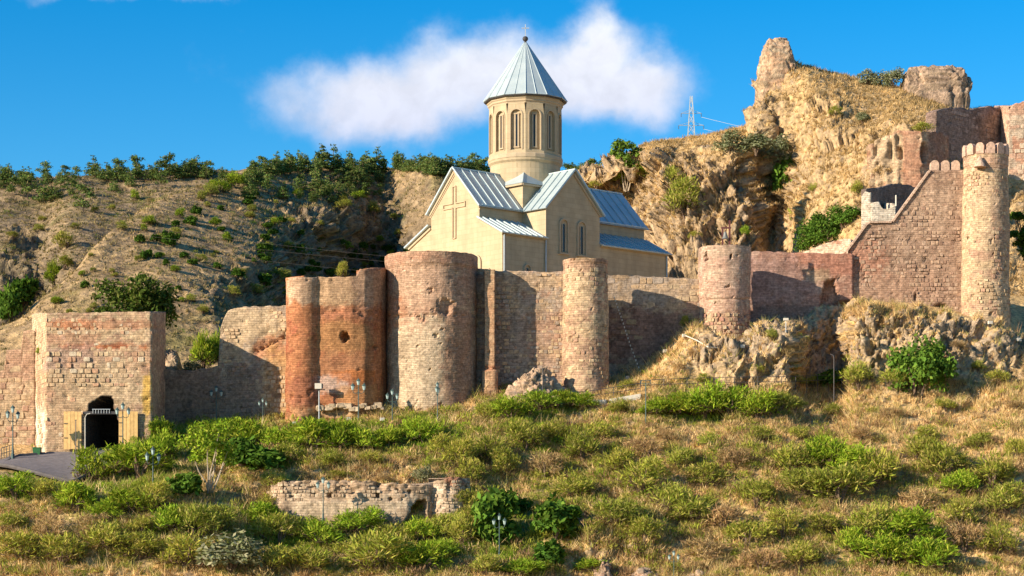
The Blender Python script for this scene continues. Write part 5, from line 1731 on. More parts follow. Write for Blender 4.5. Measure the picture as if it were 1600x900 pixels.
for i, (px, py, w) in enumerate(SPOTS):
    p = on_hill(px, py + 4) + Vector((0, -.3, 0))
    t = thing('spotlight', 'small white spotlight box ' + w, 'spotlight', p, 'ground spotlights')
    m = MB(); m.box(p + UP * .32, (1, .2, 0), (-.2, 1, 0), UP, .34, .26, .26); hd = m.put('housing', M_WHITE, t)
    m = MB(); m.box(p + UP * .1, (1, 0, 0), (0, 1, 0), UP, .08, .08, .4); m.put('bracket', M_DARKIRON, t)
# wheelie bin
p = at(58, 711.5, 173.2)
t = thing('wheelie_bin', 'green wheelie bin at the foot of the gate tower', 'bin', p)
m = MB()
m.add([p + Vector((x * .25, y * .25, 0)) for x, y in ((-1, -1), (1, -1), (1, 1), (-1, 1))] + [p + Vector((x * .31, y * .31, .55)) for x, y in ((-1, -1), (1, -1), (1, 1), (-1, 1))], [[3, 2, 1, 0], [4, 5, 6, 7], [0, 1, 5, 4], [1, 2, 6, 5], [2, 3, 7, 6], [3, 0, 4, 7]])
m.put('body', M_BINGREEN, t)
m = MB(); m.box(p + Vector((0, .02, .60)), (1, 0, 0), (0, 1, 0), UP, .68, .68, .07); m.put('lid', M_BINGREEN, t)
for sx in (-1, 1):
    m = MB(); m.tube([p + Vector((sx * .2, .28, .07)), p + Vector((sx * .3, .28, .07))], .08, 8); m.put('wheel', M_DARKIRON, t)

# railings
def railing(label, pts_px, rails=2, hgt=.95, gap=1.9, rad=.03, ys=None):
    pts = [on_hill(x, y) for x, y in pts_px]
    L = [0]
    for a, b in zip(pts, pts[1:]):
        L.append(L[-1] + (b - a).length)
    n = int(L[-1] / gap)
    A = np.array(pts)
    smp = [Vector([np.interp(s, L, A[:, k]) for k in range(3)]) for s in np.linspace(0, L[-1], n + 1)]
    t = thing('railing', label, 'railing', smp[0])
    for s in smp:
        m = MB(); m.tube([s - UP * .5, s + UP * hgt], rad * 1.2, 5); m.put('post', M_DARKIRON, t)
    for k in range(rails):
        m = MB(); m.tube([s + UP * (hgt - k * .42) for s in smp], rad, 5); m.put('rail', M_DARKIRON, t)


railing('dark iron path railing along the foot of the cliff', [(1000, 612), (1040, 609), (1100, 607), (1180, 606), (1230, 606), (1300, 606), (1380, 606), (1440, 605), (1490, 603)], rad=.026)
railing('dark stair railing climbing to the slender round tower', [(785, 657), (815, 650), (850, 636), (880, 630), (920, 628), (958, 622), (1000, 615)], rad=.028, hgt=.9)
t0 = thing('railing', 'short dark railing at the road edge before the stepped wall', 'railing', at(5, 716, 172))
for k in range(5):
    p = at(2 + k * 4.2, 719 - k * 1.3, 171.5)
    m = MB(); m.tube([p - UP * .3, p + UP * .95], .03, 5); m.put('post', M_DARKIRON, t0)
for z in (.5, .95):
    m = MB(); m.tube([at(2, 719, 171.5) + UP * z, at(18.8, 713.8, 171.5) + UP * z], .028, 5); m.put('rail', M_DARKIRON, t0)

# bell frame on the round tower
p = at(1134, 387, 187)
t = thing('bell_frame', 'red brown bell frame with a bell on the round brick tower', 'bell', p - UP * .4)
hp = 43 * 187 / F
for x, hh in ((-.27, hp * .72), (.33, hp)):
    m = MB(); m.box(p + Vector((x, 0, hh / 2 - .4)), (1, 0, 0), (0, 1, 0), UP, .15, .15, hh + .8); m.put('post', M_RUSTPAINT, t)
m = MB(); m.box(p + Vector((.03, 0, hp * .72)), (1, 0, 0), (0, 1, 0), UP, .85, .14, .14); m.put('beam', M_RUSTPAINT, t)
m = MB(); m.lathe([(.04, .62), (.12, .58), (.16, .4), (.2, .2), (.3, .02), (.3, 0)][::-1], 14, p + Vector((-.05, -.05, hp * .72 - .95))); m.put('bell', M_BRONZE, t)
m = MB(); m.tube([p + Vector((-.05, -.05, hp * .72 - .2)), p + Vector((-.05, -.05, hp * .72 - .4))], .03, 5); m.put('hanger', M_DARKIRON, t)
# cable slanting down from the bell tower, string of lights on the set-back wall, conduit on the rock
def rope(name, label, cat, pts, r_, mat):
    t = thing(name, label, cat, pts[0])
    m = MB(); m.tube(pts, r_, 5); m.put('cable', mat, t)
    return t
t = rope('light_string', 'slanting string of small pale lights across the shaded set back wall', 'string lights', [at(960, 465, 186.1), at(972, 500, 185.6), at(985, 540, 185), at(1000, 580, 183.6)], .018, M_DARKIRON)
for k in range(22):
    f = k / 21; P_ = [at(960, 465, 186.1), at(972, 500, 185.6), at(985, 540, 185), at(1000, 580, 183.6)]
    i = min(int(f * 3), 2); q = P_[i].lerp(P_[i + 1], f * 3 - i)
    m = MB(); m.lathe([(.02, -.09), (.05, -.05), (.05, .05), (.02, .09)], 6, q + Vector((0, -.04, 0))); m.put('bulb', M_WHITE, t)
rope('conduit', 'pale conduit pipe over the rock left of the bell tower', 'pipe', [on_hill(1070, 528) + Vector((0, -.4, .2)), on_hill(1088, 536) + Vector((0, -.5, .2)), on_hill(1105, 545) + Vector((0, -.4, .2)), on_hill(1122, 545) + Vector((0, -.3, .2))], .05, M_WHITE)
for k, (a, b) in enumerate((((300, 352), (640, 404)), ((300, 366), (640, 412)), ((300, 382), (640, 430)))):
    pts = [at(a[0] + (b[0] - a[0]) * f - (1 - f) * 300, a[1] + (b[1] - a[1]) * f - (1 - f) * 30 + math.sin(f * math.pi) * 6, 300) for f in np.linspace(0, 1.4, 12)]
    rope('power_cable', ('topmost', 'middle', 'lowest')[k] + ' of three thin cables crossing before the dark gorge', 'cable', pts, .013, M_KERB)

# pylon on the skyline
pb = at(1080, 285, 520); H = (285 - 150) * 520 / F
py_t = thing('lattice_pylon', 'grey lattice power pylon on the skyline behind the crag', 'pylon', pb)
def leg_pt(sx, sy, f):
    w = 1.5 * (1 - f) + .22 * f
    return pb + Vector((sx * w, sy * w, H * f))
for sx in (-1, 1):
    for sy in (-1, 1):
        m = MB(); m.tube([leg_pt(sx, sy, 0), leg_pt(sx, sy, 1)], .10, 4); m.put('leg', M_STEEL, py_t)
m = MB()
fs = np.linspace(0, 1, 10)
for f0, f1 in zip(fs, fs[1:]):
    for sy in (-1, 1):
        m.tube([leg_pt(-1, sy, f0), leg_pt(1, sy, f1)], .055, 3); m.tube([leg_pt(1, sy, f0), leg_pt(-1, sy, f1)], .055, 3)
    for sx in (-1, 1):
        m.tube([leg_pt(sx, -1, f0), leg_pt(sx, 1, f1)], .055, 3)
m.put('lattice', M_STEEL, py_t, 'stuff')
for f, w in ((.66, 3.0), (.80, 2.4)):
    m = MB(); z = pb + UP * (H * f)
    m.tube([z + Vector((-w, 0, 0)), z + Vector((w, 0, 0))], .07, 4); m.tube([z + Vector((-w, 0, 0)), z + UP * .9], .05, 3); m.tube([z + Vector((w, 0, 0)), z + UP * .9], .05, 3); m.put('cross_arm', M_STEEL, py_t)
    for s in (-1, 1):
        m = MB(); m.tube([z + Vector((s * w, 0, 0)), z + Vector((s * w, 0, -.9))], .07, 4); m.put('insulator', M_DARKIRON, py_t)
for k, (f, w) in enumerate(((.66, 3.0), (.80, 2.4))):
    z = pb + UP * (H * f - .9) + Vector((w, 0, 0)); e = at(1330, 228 - k * 12, 500)
    pts = [z.lerp(e, f2) - UP * (math.sin(f2 * math.pi) * 1.2) for f2 in np.linspace(0, 1, 14)]
    rope('power_cable', ('lower', 'upper')[k] + ' of two pale wires running right from the skyline pylon', 'cable', pts, .04, M_STEEL)

# ------------------------------------------------------------------ plants
def leaf_cloud(n, blobs, size, seed, cols, flat=.35, shell=(.55, 1.0), droop=0.0, aspect=.55, spray=False):
    """n leaf quads over a set of blobs (cx,cy,cz,rx,ry,rz); returns V, F, face colours"""
    r = np.random.default_rng(seed)
    B = np.array(blobs, float)
    wgt = (B[:, 3] * B[:, 4] * B[:, 5]) ** (2 / 3); wgt /= wgt.sum()
    k = r.choice(len(B), n, p=wgt)
    d = r.normal(size=(n, 3)); d /= np.linalg.norm(d, axis=1)[:, None]
    d[:, 2] = np.where(d[:, 2] < -.35, -d[:, 2], d[:, 2])
    rad = r.uniform(shell[0] ** 2, shell[1] ** 2, n) ** .5
    lump = 1 + .45 * pnoise(d * 3.1 + k[:, None] * 5.3 + seed)
    C = B[k, :3] + d * B[k, 3:] * (rad * lump)[:, None]
    nrm = d * .6 + r.normal(size=(n, 3)) * .7 + np.array([0, 0, flat]); nrm /= np.linalg.norm(nrm, axis=1)[:, None]
    if spray:
        t = d * .9 + np.array([0, 0, .55]) + r.normal(size=(n, 3)) * .55
    else:
        t = np.cross(nrm, r.normal(size=(n, 3)))
    t /= np.linalg.norm(t, axis=1)[:, None]
    t[:, 2] -= droop; t /= np.linalg.norm(t, axis=1)[:, None]
    b = np.cross(nrm, t)
    s = r.uniform(*size, n)[:, None]
    V = np.stack([C - t * s, C + b * s * aspect, C + t * s, C - b * s * aspect], 1).reshape(-1, 3)
    Fc = np.arange(4 * n).reshape(-1, 4)
    cols = np.array(cols)
    c = cols[r.integers(0, len(cols), n)] * r.uniform(.7, 1.3, (n, 1))
    return V, Fc, c


G_BRIGHT = [(.24, .345, .026), (.30, .385, .034), (.16, .26, .02), (.36, .37, .05)]
G_OLIVE = [(.30, .32, .045), (.36, .34, .065), (.23, .27, .035), (.42, .34, .10)]
G_DARK = [(.08, .16, .022), (.10, .19, .025), (.055, .11, .018), (.13, .21, .03)]
G_GREY = [(.23, .24, .125), (.28, .27, .16), (.17, .19, .085)]
G_DRY = [(.44, .29, .13), (.36, .22, .11), (.27, .17, .09), (.54, .39, .18)]
G_PINE = [(.105, .165, .045), (.14, .195, .045), (.07, .115, .035), (.20, .195, .065)]


def bush_mesh(kind, seed):
    r = random.Random(seed)
    nb = r.randint(6, 10)
    blobs = [(0, 0, .30, .36, .36, .42)]
    for k in range(nb):
        a = r.uniform(0, 6.283); q = r.uniform(.12, .36)
        rr_ = r.uniform(.12, .22)
        blobs.append((q * math.cos(a), q * math.sin(a), r.uniform(.08, .74) * (1 - q), rr_, rr_, rr_ * r.uniform(.9, 1.4)))
    cols, size, asp, n, spray = {'bright': (G_BRIGHT, (.035, .085), .20, 2300, True), 'olive': (G_OLIVE, (.03, .08), .20, 1900, True), 'dark': (G_DARK, (.05, .10), .5, 1300, False),
                           'fine': (G_DARK, (.018, .042), .5, 4200, False), 'grey': (G_GREY, (.03, .06), .4, 1400, False), 'dry': (G_DRY, (.03, .09), .14, 1500, True)}[kind]
    V, Fc, c = leaf_cloud(n, blobs, size, seed, cols, aspect=asp, shell=(.45, 1.05), spray=spray)
    if kind in ('bright', 'olive'):                       # bare brown twigs low inside the bush
        zc_ = V.reshape(-1, 4, 3).mean(1)[:, 2]
        rr2 = np.random.default_rng(seed + 1).random(len(zc_))
        low = rr2 < sstep(.34, .05, zc_) * .85
        c[low] = np.array((.12, .08, .05)) * (.7 + .8 * rr2[low, None])
    return mesh_from('foliage', V, Fc, M_LEAF, fcol=c)


def stem_mesh(seed, n=5, mat=M_BARK, h=.5, spread=.25):
    r = random.Random(seed); m = MB()
    for k in range(n):
        a = r.uniform(0, 6.283); q = r.uniform(.3, 1) * spread
        e = Vector((q * math.cos(a), q * math.sin(a), h * r.uniform(.7, 1.1)))
        m.tube([(0, 0, -.12), e * .4 + Vector((r.uniform(-.03, .03), 0, .05)), e], [.022, .016, .008], 4, caps=False)
    return m.mesh('stem', mat)


BUSH = {k: [bush_mesh(k, 100 + 10 * i + j) for j in range(8)] for i, k in enumerate(('bright', 'olive', 'dark', 'grey', 'dry', 'fine'))}
STEMS = [stem_mesh(300 + j) for j in range(3)]
WORDS = {'bright': 'fresh green feathery bush', 'olive': 'olive green scrubby bush', 'dark': 'dark green leafy shrub', 'fine': 'dense dark green shrub', 'grey': 'grey green shrub', 'dry': 'dry brownish shrub'}
LAND = [(155, 690, 'gate'), (20, 730, 'road bend'), (337, 650, 'lamp by the shaded wall'), (475, 650, 'rounded bastion end'), (560, 650, 'bastion lamp'), (674, 640, 'widest round tower'), (836, 610, 'rubble mound'),
        (915, 612, 'slender round tower'), (1132, 580, 'bell tower cliff'), (1300, 600, 'gully lamp post'), (1430, 600, 'ledge under the sloping wall'), (1545, 540, 'crenellated tower'), (505, 780, 'low ruin wall lamp'), (655, 795, 'arched hole'),
        (705, 775, 'rounded ruin end'), (779, 840, 'plant lamp'), (1053, 890, 'lowest lamp'), (1583, 720, 'right rock outcrop'), (239, 740, 'bush lamp below the gate'), (1010, 640, 'wire floodlight pole'), (440, 790, 'left end of the low ruin wall'),
        (320, 720, 'pale-trunked tree'), (945, 880, 'rock stump')]
LABELS = {}


def where(px, py):
    best = min(LAND, key=lambda l: math.hypot((l[0] - px), (l[1] - py) * 1.3))
    dx, dy = px - best[0], py - best[1]
    if abs(dx) > abs(dy) * 1.1:
        rel = ('just ' if abs(dx) < 60 else '') + ('right of' if dx > 0 else 'left of')
    else:
        rel = ('just ' if abs(dy) < 45 else '') + ('below' if dy > 0 else 'above')
    return f'{rel} the {best[2]}'


PLANTS = []
def plant(px, pb, wpx, hpx, kind, sheet=None, Y=None, words=None, place=None, name='bush', cat='bush', group=None, tint=1.0):
    p = on_hill(px, pb, sheet) if Y is None else at(px, pb, Y)
    if kind == 'fine':
        p = p - UP * (h_sink := .12 * hpx * p.y / F)
    t = thing(name, '', cat, p, group or 'bushes on the slope below the fortress', rz=random.uniform(0, 6.28))
    w = wpx * p.y / F; h = hpx * p.y / F
    _k = random.uniform(.85, 1.2)
    t.scale = (w * 1.22 * _k, w * random.uniform(.95, 1.3), h * 1.25 * random.uniform(.85, 1.2))
    t.rotation_euler[0] = random.uniform(-.14, .14)
    f = obj('foliage', random.choice(BUSH[kind]), t); v = random.uniform(.85, 1.15) * tint
    f.color = (v * random.uniform(.94, 1.06), v, v, 1)
    obj('stem', random.choice(STEMS), t)
    sz = 'large' if wpx > 72 else 'small' if wpx < 45 else 'mid-sized'
    LABELS.setdefault(f"{sz} {words or WORDS[kind]} {place or where(px, pb - hpx / 2)}", []).append((px, t))
    return t


B = 'bright'; O = 'olive'; D = 'dark'; Gy = 'grey'; Dy = 'dry'
SLOPE = [(25, 778, 84, 48, B), (66, 780, 50, 30, O), (140, 752, 68, 46, B), (118, 798, 78, 52, B), (215, 745, 80, 62, B), (205, 803, 90, 52, B), (165, 813, 60, 42, B), (255, 722, 62, 48, B), (240, 793, 60, 45, O),
         (182, 735, 44, 34, B), (285, 780, 70, 46, D), (250, 690, 50, 36, B), (345, 698, 94, 44, B), (385, 697, 92, 44, B), (430, 706, 64, 46, B), (490, 708, 84, 54, B), (530, 704, 74, 50, B), (572, 708, 62, 46, B), (604, 702, 52, 38, B), (455, 726, 60, 38, O), (420, 740, 70, 50, D), (380, 735, 70, 48, D),
         (520, 730, 60, 34, O), (575, 728, 55, 30, O), (665, 692, 62, 44, B), (640, 684, 40, 30, B), (690, 716, 60, 46, O), (720, 735, 60, 50, O), (735, 756, 56, 46, O), (800, 656, 60, 42, B), (845, 642, 70, 42, B), (890, 636, 60, 32, B), (912, 640, 44, 24, B), (970, 646, 44, 24, O), (760, 655, 44, 28, O),
         (1030, 652, 60, 34, B), (1062, 654, 66, 42, B), (1100, 654, 80, 52, B), (1142, 654, 82, 56, B), (1180, 654, 72, 52, B), (1213, 648, 50, 40, O), (1240, 640, 36, 26, O),
         (310, 842, 82, 60, O), (270, 830, 62, 40, B), (340, 830, 70, 44, O), (410, 822, 72, 42, B), (440, 852, 82, 52, O), (500, 852, 82, 46, B), (560, 836, 92, 42, B), (612, 852, 72, 46, O), (655, 850, 62, 40, B), (692, 838, 60, 42, O), (590, 893, 120, 62, O), (662, 893, 92, 52, B), (722, 852, 72, 46, O), (480, 893, 90, 52, O),
         (820, 702, 72, 46, O), (870, 692, 62, 42, O), (765, 722, 62, 46, O), (912, 722, 72, 52, O), (960, 742, 72, 46, O), (900, 782, 82, 56, O), (1000, 772, 82, 52, O), (1042, 802, 82, 52, O), (1085, 822, 72, 46, O), (965, 822, 82, 52, O), (1105, 762, 72, 42, O), (1135, 832, 72, 46, Dy), (1165, 852, 82, 42, O), (850, 748, 60, 46, Dy), (790, 745, 56, 44, O),
         (940, 690, 60, 34, O), (1010, 715, 60, 34, Dy), (1060, 735, 64, 38, O), (1150, 730, 60, 34, Dy), (1180, 790, 70, 44, O), (1235, 742, 72, 52, O), (1290, 732, 82, 52, B), (1340, 744, 92, 62, B), (1372, 764, 72, 62, O), (1262, 772, 72, 52, O), (1312, 788, 82, 56, O), (1440, 722, 72, 52, O), (1482, 744, 82, 62, O), (1500, 774, 62, 46, B), (1552, 764, 82, 52, O), (1572, 804, 72, 52, O),
         (1362, 842, 82, 56, O), (1422, 852, 92, 62, B), (1382, 884, 92, 62, B), (1452, 894, 82, 62, B), (1222, 842, 62, 52, O), (1252, 884, 72, 46, O), (1192, 894, 62, 42, Dy), (1560, 864, 82, 52, O), (1332, 862, 62, 52, B), (1505, 860, 70, 46, Dy), (1500, 820, 60, 40, O), (1440, 800, 60, 36, Dy),
         (30, 874, 92, 52, O), (100, 884, 92, 52, O), (162, 864, 82, 46, O), (222, 874, 82, 52, O), (292, 886, 82, 52, O), (362, 893, 112, 62, Gy), (425, 893, 62, 42, O), (80, 844, 62, 42, Dy), (20, 828, 52, 36, O), (150, 835, 50, 32, Dy), (220, 835, 50, 30, O),
         (770, 846, 84, 74, D), (868, 842, 74, 58, D), (862, 888, 62, 46, D), (918, 893, 56, 28, B), (790, 800, 56, 40, D), (705, 790, 40, 34, O), (738, 800, 50, 46, O), (660, 762, 34, 34, Gy),
         (1340, 604, 46, 44, O), (1300, 604, 34, 30, D), (1275, 606, 34, 24, O), (980, 610, 30, 18, O), (1060, 580, 24, 16, Dy), (1070, 512, 18, 18, O), (430, 770, 50, 40, O), (760, 895, 60, 34, O), (820, 898, 70, 30, B), (690, 872, 60, 36, B), (540, 872, 60, 34, O), (1290, 832, 60, 40, O), (1100, 872, 70, 40, Dy), (1010, 850, 60, 36, O)]
SLOPE += [(1082, 560, 18, 16, Dy), (1098, 600, 24, 16, O), (1165, 535, 26, 16, Dy), (1205, 530, 24, 16, O), (1225, 560, 20, 16, Dy), (1185, 585, 24, 16, O), (1250, 605, 30, 22, O), (1320, 606, 26, 26, D), (1380, 510, 30, 14, Dy), (1500, 545, 30, 18, Dy), (1530, 580, 30, 20, O), (1390, 606, 40, 30, O), (1480, 606, 40, 26, Dy), (1560, 600, 36, 22, O),
          (418, 800, 44, 34, O), (450, 815, 40, 22, O), (492, 822, 44, 18, B), (540, 824, 50, 18, O), (590, 824, 44, 20, B), (632, 824, 36, 16, O), (690, 826, 44, 22, O), (728, 818, 36, 28, O), (470, 748, 36, 14, Dy), (530, 747, 40, 14, O), (600, 752, 36, 14, Dy), (425, 772, 34, 30, Dy),
          (1590, 640, 40, 22, Dy), (1480, 640, 34, 20, O), (1390, 655, 40, 20, Dy), (1300, 650, 36, 20, O), (1350, 690, 46, 24, Dy), (1450, 690, 46, 24, O), (1530, 700, 50, 28, O), (1250, 690, 44, 24, O), (1190, 690, 44, 26, O), (1110, 700, 50, 28, O), (1040, 690, 44, 26, Dy), (1590, 720, 30, 40, O)]
for s in SLOPE:
    if s[4] == 'bright' and s[0] < 720 and s[1] < 765 and not 300 < s[0] < 640:
        s = (s[0], s[1], s[2] * 1.1, s[3] * 1.08, s[4])
    plant(*s)
plant(1430, 620, 96, 100, 'fine', words='dense round dark bush', place='against the cliff under the sloping wall')
plant(61, 555, 11, 14, B, Y=177.0, words='green tuft', place='growing on the left face of the gate tower')
# behind the walls and on the crag
plant(318, 580, 46, 56, B, Y=186, words='bright green sapling clump', place='behind the shaded low wall')
plant(342, 575, 34, 58, B, Y=187, words='bright green sapling clump', place='beside the sloping end of the curtain wall')
plant(300, 585, 34, 28, Gy, Y=185, words='pale green shrub', place='behind the shaded low wall')
plant(535, 436, 22, 24, O, Y=184, words='yellow green treetop', place='showing over the red bastion')
CRG = [(1140, 238, 62, 32, Gy, 'on the brow left of the crag ruin'), (1182, 240, 60, 30, Gy, 'under the crag skyline stub'), (1212, 255, 44, 36, Gy, 'under the crag skyline stub'), (1203, 298, 40, 50, Gy, 'in the shaded cleft of the crag'), (1228, 300, 40, 46, D, 'in the shaded cleft of the crag'),
       (1240, 262, 36, 24, D, 'right of the shaded cleft'), (1070, 335, 56, 62, O, 'halfway up the crag cliff'), (1055, 300, 36, 34, O, 'halfway up the crag cliff'), (1292, 378, 66, 54, 'fine', 'behind the brick curtain wall'), (1262, 388, 54, 44, 'fine', 'behind the brick curtain wall'),
       (1314, 358, 52, 36, 'fine', 'behind the brick curtain wall'), (1246, 345, 26, 34, B, 'above the dark leafy shrubs of the crag slope'), (1340, 305, 24, 24, O, 'left of the white ruin'), (1378, 132, 44, 30, Gy, 'on the skyline between the crag ruins'), (1355, 130, 30, 24, Gy, 'on the skyline between the crag ruins'),
       (1395, 134, 34, 26, Gy, 'on the skyline between the crag ruins'), (1445, 208, 34, 16, O, 'on top of the broken brick pier'), (1165, 372, 18, 22, B, 'right of the bell'), (1345, 192, 30, 18, Gy, 'on the golden upper slope'), (1305, 180, 22, 14, O, 'on the golden upper slope'),
       (965, 290, 36, 40, B, 'under the airy crag tree'), (1000, 282, 36, 40, B, 'under the airy crag tree'), (930, 300, 26, 16, O, 'left of the bright tree on the crag'), (1085, 375, 26, 16, O, 'behind the set back wall'), (1270, 300, 22, 16, O, 'right of the shaded cleft'), (1211, 72, 12, 8, B, 'on top of the crag skyline stub')]
for (px, pb, w, h, k, pl) in CRG:
    yy = 247 if pl.startswith('on top of the crag') else 214 if 'brick pier' in pl else None
    plant(px, pb, w, h, k, sheet=CRAG_SHEET, Y=yy, place=pl, group='bushes on the crag')


# ---- trees
def limb_mesh(name, base, crown_pts, r0, mat, seed, trunk_h):
    r = random.Random(seed); m = MB()
    top = Vector((r.uniform(-.2, .2), r.uniform(-.2, .2), trunk_h))
    m.tube([(0, 0, -.8), (0, 0, trunk_h * .4), top], [r0, r0 * .8, r0 * .6], 7)
    for p in crown_pts:
        p = Vector(p); mid = top.lerp(p, .5) + Vector((r.uniform(-.2, .2), r.uniform(-.2, .2), r.uniform(0, .3)))
        m.tube([top * .8, mid, p], [r0 * .45, r0 * .3, r0 * .1], 5, caps=False)
    return m.mesh(name, mat)


def broad_tree(name, label, px, pb, wpx, hpx, Y, cols, seed, n=4200, size=(.12, .28), trunk=.35, mat=M_BARK, blobs_n=14, sheet=None, multi=1):
    p = at(px, pb, Y) if Y else on_hill(px, pb, sheet)
    if sheet:
        p = at(px, pb, p.y - 2.6)
    w, h = wpx * p.y / F, hpx * p.y / F
    r = random.Random(seed)
    blobs = []
    for k in range(blobs_n):
        a = r.uniform(0, 6.283); z = r.uniform(.0, 1)
        q = math.sqrt(r.random()) * (.5 - .12 * abs(z - .4)) * w * .78
        rr_ = r.uniform(.12, .22) * w
        blobs.append((q * math.cos(a), q * math.sin(a), h * (trunk + (1 - trunk) * (.14 + .74 * z)), rr_, rr_, rr_ * .8))
    t = thing(name, label, 'tree', p)
    V, Fc, c = leaf_cloud(n, blobs, size, seed, cols, aspect=.5, shell=(.3, 1.05))
    obj('crown', mesh_from('crown', V, Fc, M_LEAF, fcol=c), t)
    if multi == 1:
        obj('trunk', limb_mesh('trunk', None, [b[:3] for b in blobs[:8]], .035 * h + .05, mat, seed, h * trunk), t)
    else:
        m = MB()
        for k in range(multi):
            b = Vector(blobs[k % blobs_n][:3]); x0 = Vector((r.uniform(-.3, .3), r.uniform(-.3, .3), -.5))
            m.tube([x0, x0.lerp(b, .35) + Vector((r.uniform(-.2, .2), -.1, .3)), x0.lerp(b, .75), b], [.075, .06, .045, .02], 6, caps=False)
        obj('trunk', m.mesh('trunk', mat), t)
    return t


broad_tree('broadleaf_tree', 'big round dark green tree rising behind the gate tower', 212, 590, 132, 158, 187, [(.075, .115, .02), (.10, .14, .025), (.055, .09, .018), (.13, .14, .035)], 51, n=7000, size=(.13, .28), trunk=.12, blobs_n=26)
broad_tree('broadleaf_tree', 'small tree with several pale trunks in the slope scrub', 322, 772, 104, 108, None, G_BRIGHT[:3] + G_OLIVE[:1], 52, n=3000, size=(.08, .18), trunk=.38, mat=M_PALEBARK, multi=7, blobs_n=14)
broad_tree('broadleaf_tree', 'airy bright green tree at the left end of the crag', 978, 292, 66, 72, None, [(.13, .21, .03), (.17, .25, .04), (.09, .16, .03)], 53, n=1700, size=(.14, .30), trunk=.3, mat=M_PALEBARK, multi=4, blobs_n=12, sheet=CRAG_SHEET)
broad_tree('broadleaf_tree', 'green tree cut by the frame right of the crenellated tower', 1606, 450, 62, 132, 197, [(.09, .15, .02), (.12, .18, .03), (.06, .11, .02)], 54, n=3500, size=(.13, .28), trunk=.2, blobs_n=18)


def pine_mesh(seed, shape):
    r = random.Random(seed); blobs = []
    if shape == 'cone':
        for k in range(10):
            z = .12 + .86 * k / 10; q = .34 * (1 - z) ** .8 + .02
            for j in range(5 if k < 6 else 2):
                a = r.uniform(0, 6.283)
                blobs.append((q * .75 * math.cos(a), q * .75 * math.sin(a), z + r.uniform(-.03, .03), q * .55 + .02, q * .55 + .02, .045))
    else:
        for k in range(17):
            z = r.uniform(.2, .92); a = r.uniform(0, 6.283); q = (.34 - .38 * max(0, z - .45)) * r.uniform(.2, 1)
            blobs.append((q * math.cos(a), q * math.sin(a), z, r.uniform(.12, .2), r.uniform(.12, .2), r.uniform(.10, .16)))
    V, Fc, c = leaf_cloud(800, blobs, (.028, .06), seed, G_PINE, aspect=.45, flat=.2, shell=(.2, 1.1))
    return mesh_from('crown', V, Fc, M_NEEDLE, fcol=c)


PINE = [pine_mesh(400 + k, 'cone' if k % 2 else 'round') for k in range(8)]
_m = MB(); _m.tube([(0, 0, -.08), (0, 0, .5), (.01, 0, .92)], [.02, .016, .004], 5); PTRUNK = _m.mesh('trunk', M_BARK)


def pine(px, pb, hpx, sheet, label, group, shape=None, wide=1.0, tint=(1, 1, 1)):
    p = on_hill(px, pb, sheet); h = hpx * .98 * p.y / F
    t = thing('pine_tree', label, 'tree', p, group, rz=random.uniform(0, 6.28))
    t.scale = (h * wide, h * wide, h)
    me = PINE[random.randrange(4) * 2 + (1 if shape == 'cone' else 0)] if shape else random.choice(PINE)
    o = obj('crown', me, t); v = random.uniform(.8, 1.3); o.color = (v * tint[0], v * tint[1], v * tint[2], 1)
    obj('trunk', PTRUNK, t)
    return t


rp = random.Random(77)
LEFT_PINES = [(2, 290, 32), (13, 290, 30), (36, 284, 22), (70, 280, 26), (45, 312, 34), (66, 316, 38), (84, 312, 28), (22, 305, 26), (112, 306, 26), (130, 328, 38), (145, 274, 30), (120, 285, 22), (158, 280, 22), (168, 282, 28), (187, 282, 32), (178, 300, 22), (200, 282, 22),
              (216, 278, 32), (232, 280, 24), (246, 282, 28), (264, 278, 34), (275, 280, 24), (288, 278, 26), (300, 276, 22), (310, 276, 28), (322, 278, 26), (252, 290, 22), (205, 292, 22), (98, 296, 18)]
for i, (px, pb, hp_) in enumerate(LEFT_PINES):
    pos = 'at the left frame edge' if px < 30 else 'on the bare saddle slope' if pb > 300 else 'on the left skyline'
    t = pine(px, pb, hp_ * 1.2, BACK_SHEET, '', 'pines on the left skyline', wide=1.1)
    LABELS.setdefault(f"{'tall' if hp_ > 30 else 'short' if hp_ < 24 else 'mid-height'} dark pine {pos}", []).append((px, t))
crest = lambda px: np.interp(px, [330, 400, 450, 500, 555, 600, 640, 680, 730, 770], [287, 270, 263, 261, 262, 264, 262, 266, 268, 270])
for k in range(46):
    px = rp.uniform(0, 385)
    on_spur = px > 335
    cr_ = crest(px) if on_spur else np.interp(px, [0, 60, 110, 200, 350], [283, 282, 277, 271, 265])
    hh = rp.uniform(14, 27)
    t = pine(px, cr_ + rp.uniform(0, 12), hh, SPUR_SHEET if on_spur else BACK_SHEET, '', 'pines on the left skyline', wide=1.15)
    LABELS.setdefault('small young pine ' + ('on the left skyline' if px < 190 else 'on the skyline before the ridge wood'), []).append((px, t))
tall = [(503, 42), (520, 44), (592, 42), (432, 36), (448, 36), (545, 34), (465, 34), (655, 30), (575, 34)]
for px, h_ in tall:
    t = pine(px, crest(px) + 6, h_ + 4, SPUR_SHEET, '', 'pines on the ridge left of the church', shape='cone', wide=.95)
    LABELS.setdefault('tall pointed dark pine on the ridge left of the church', []).append((px, t))
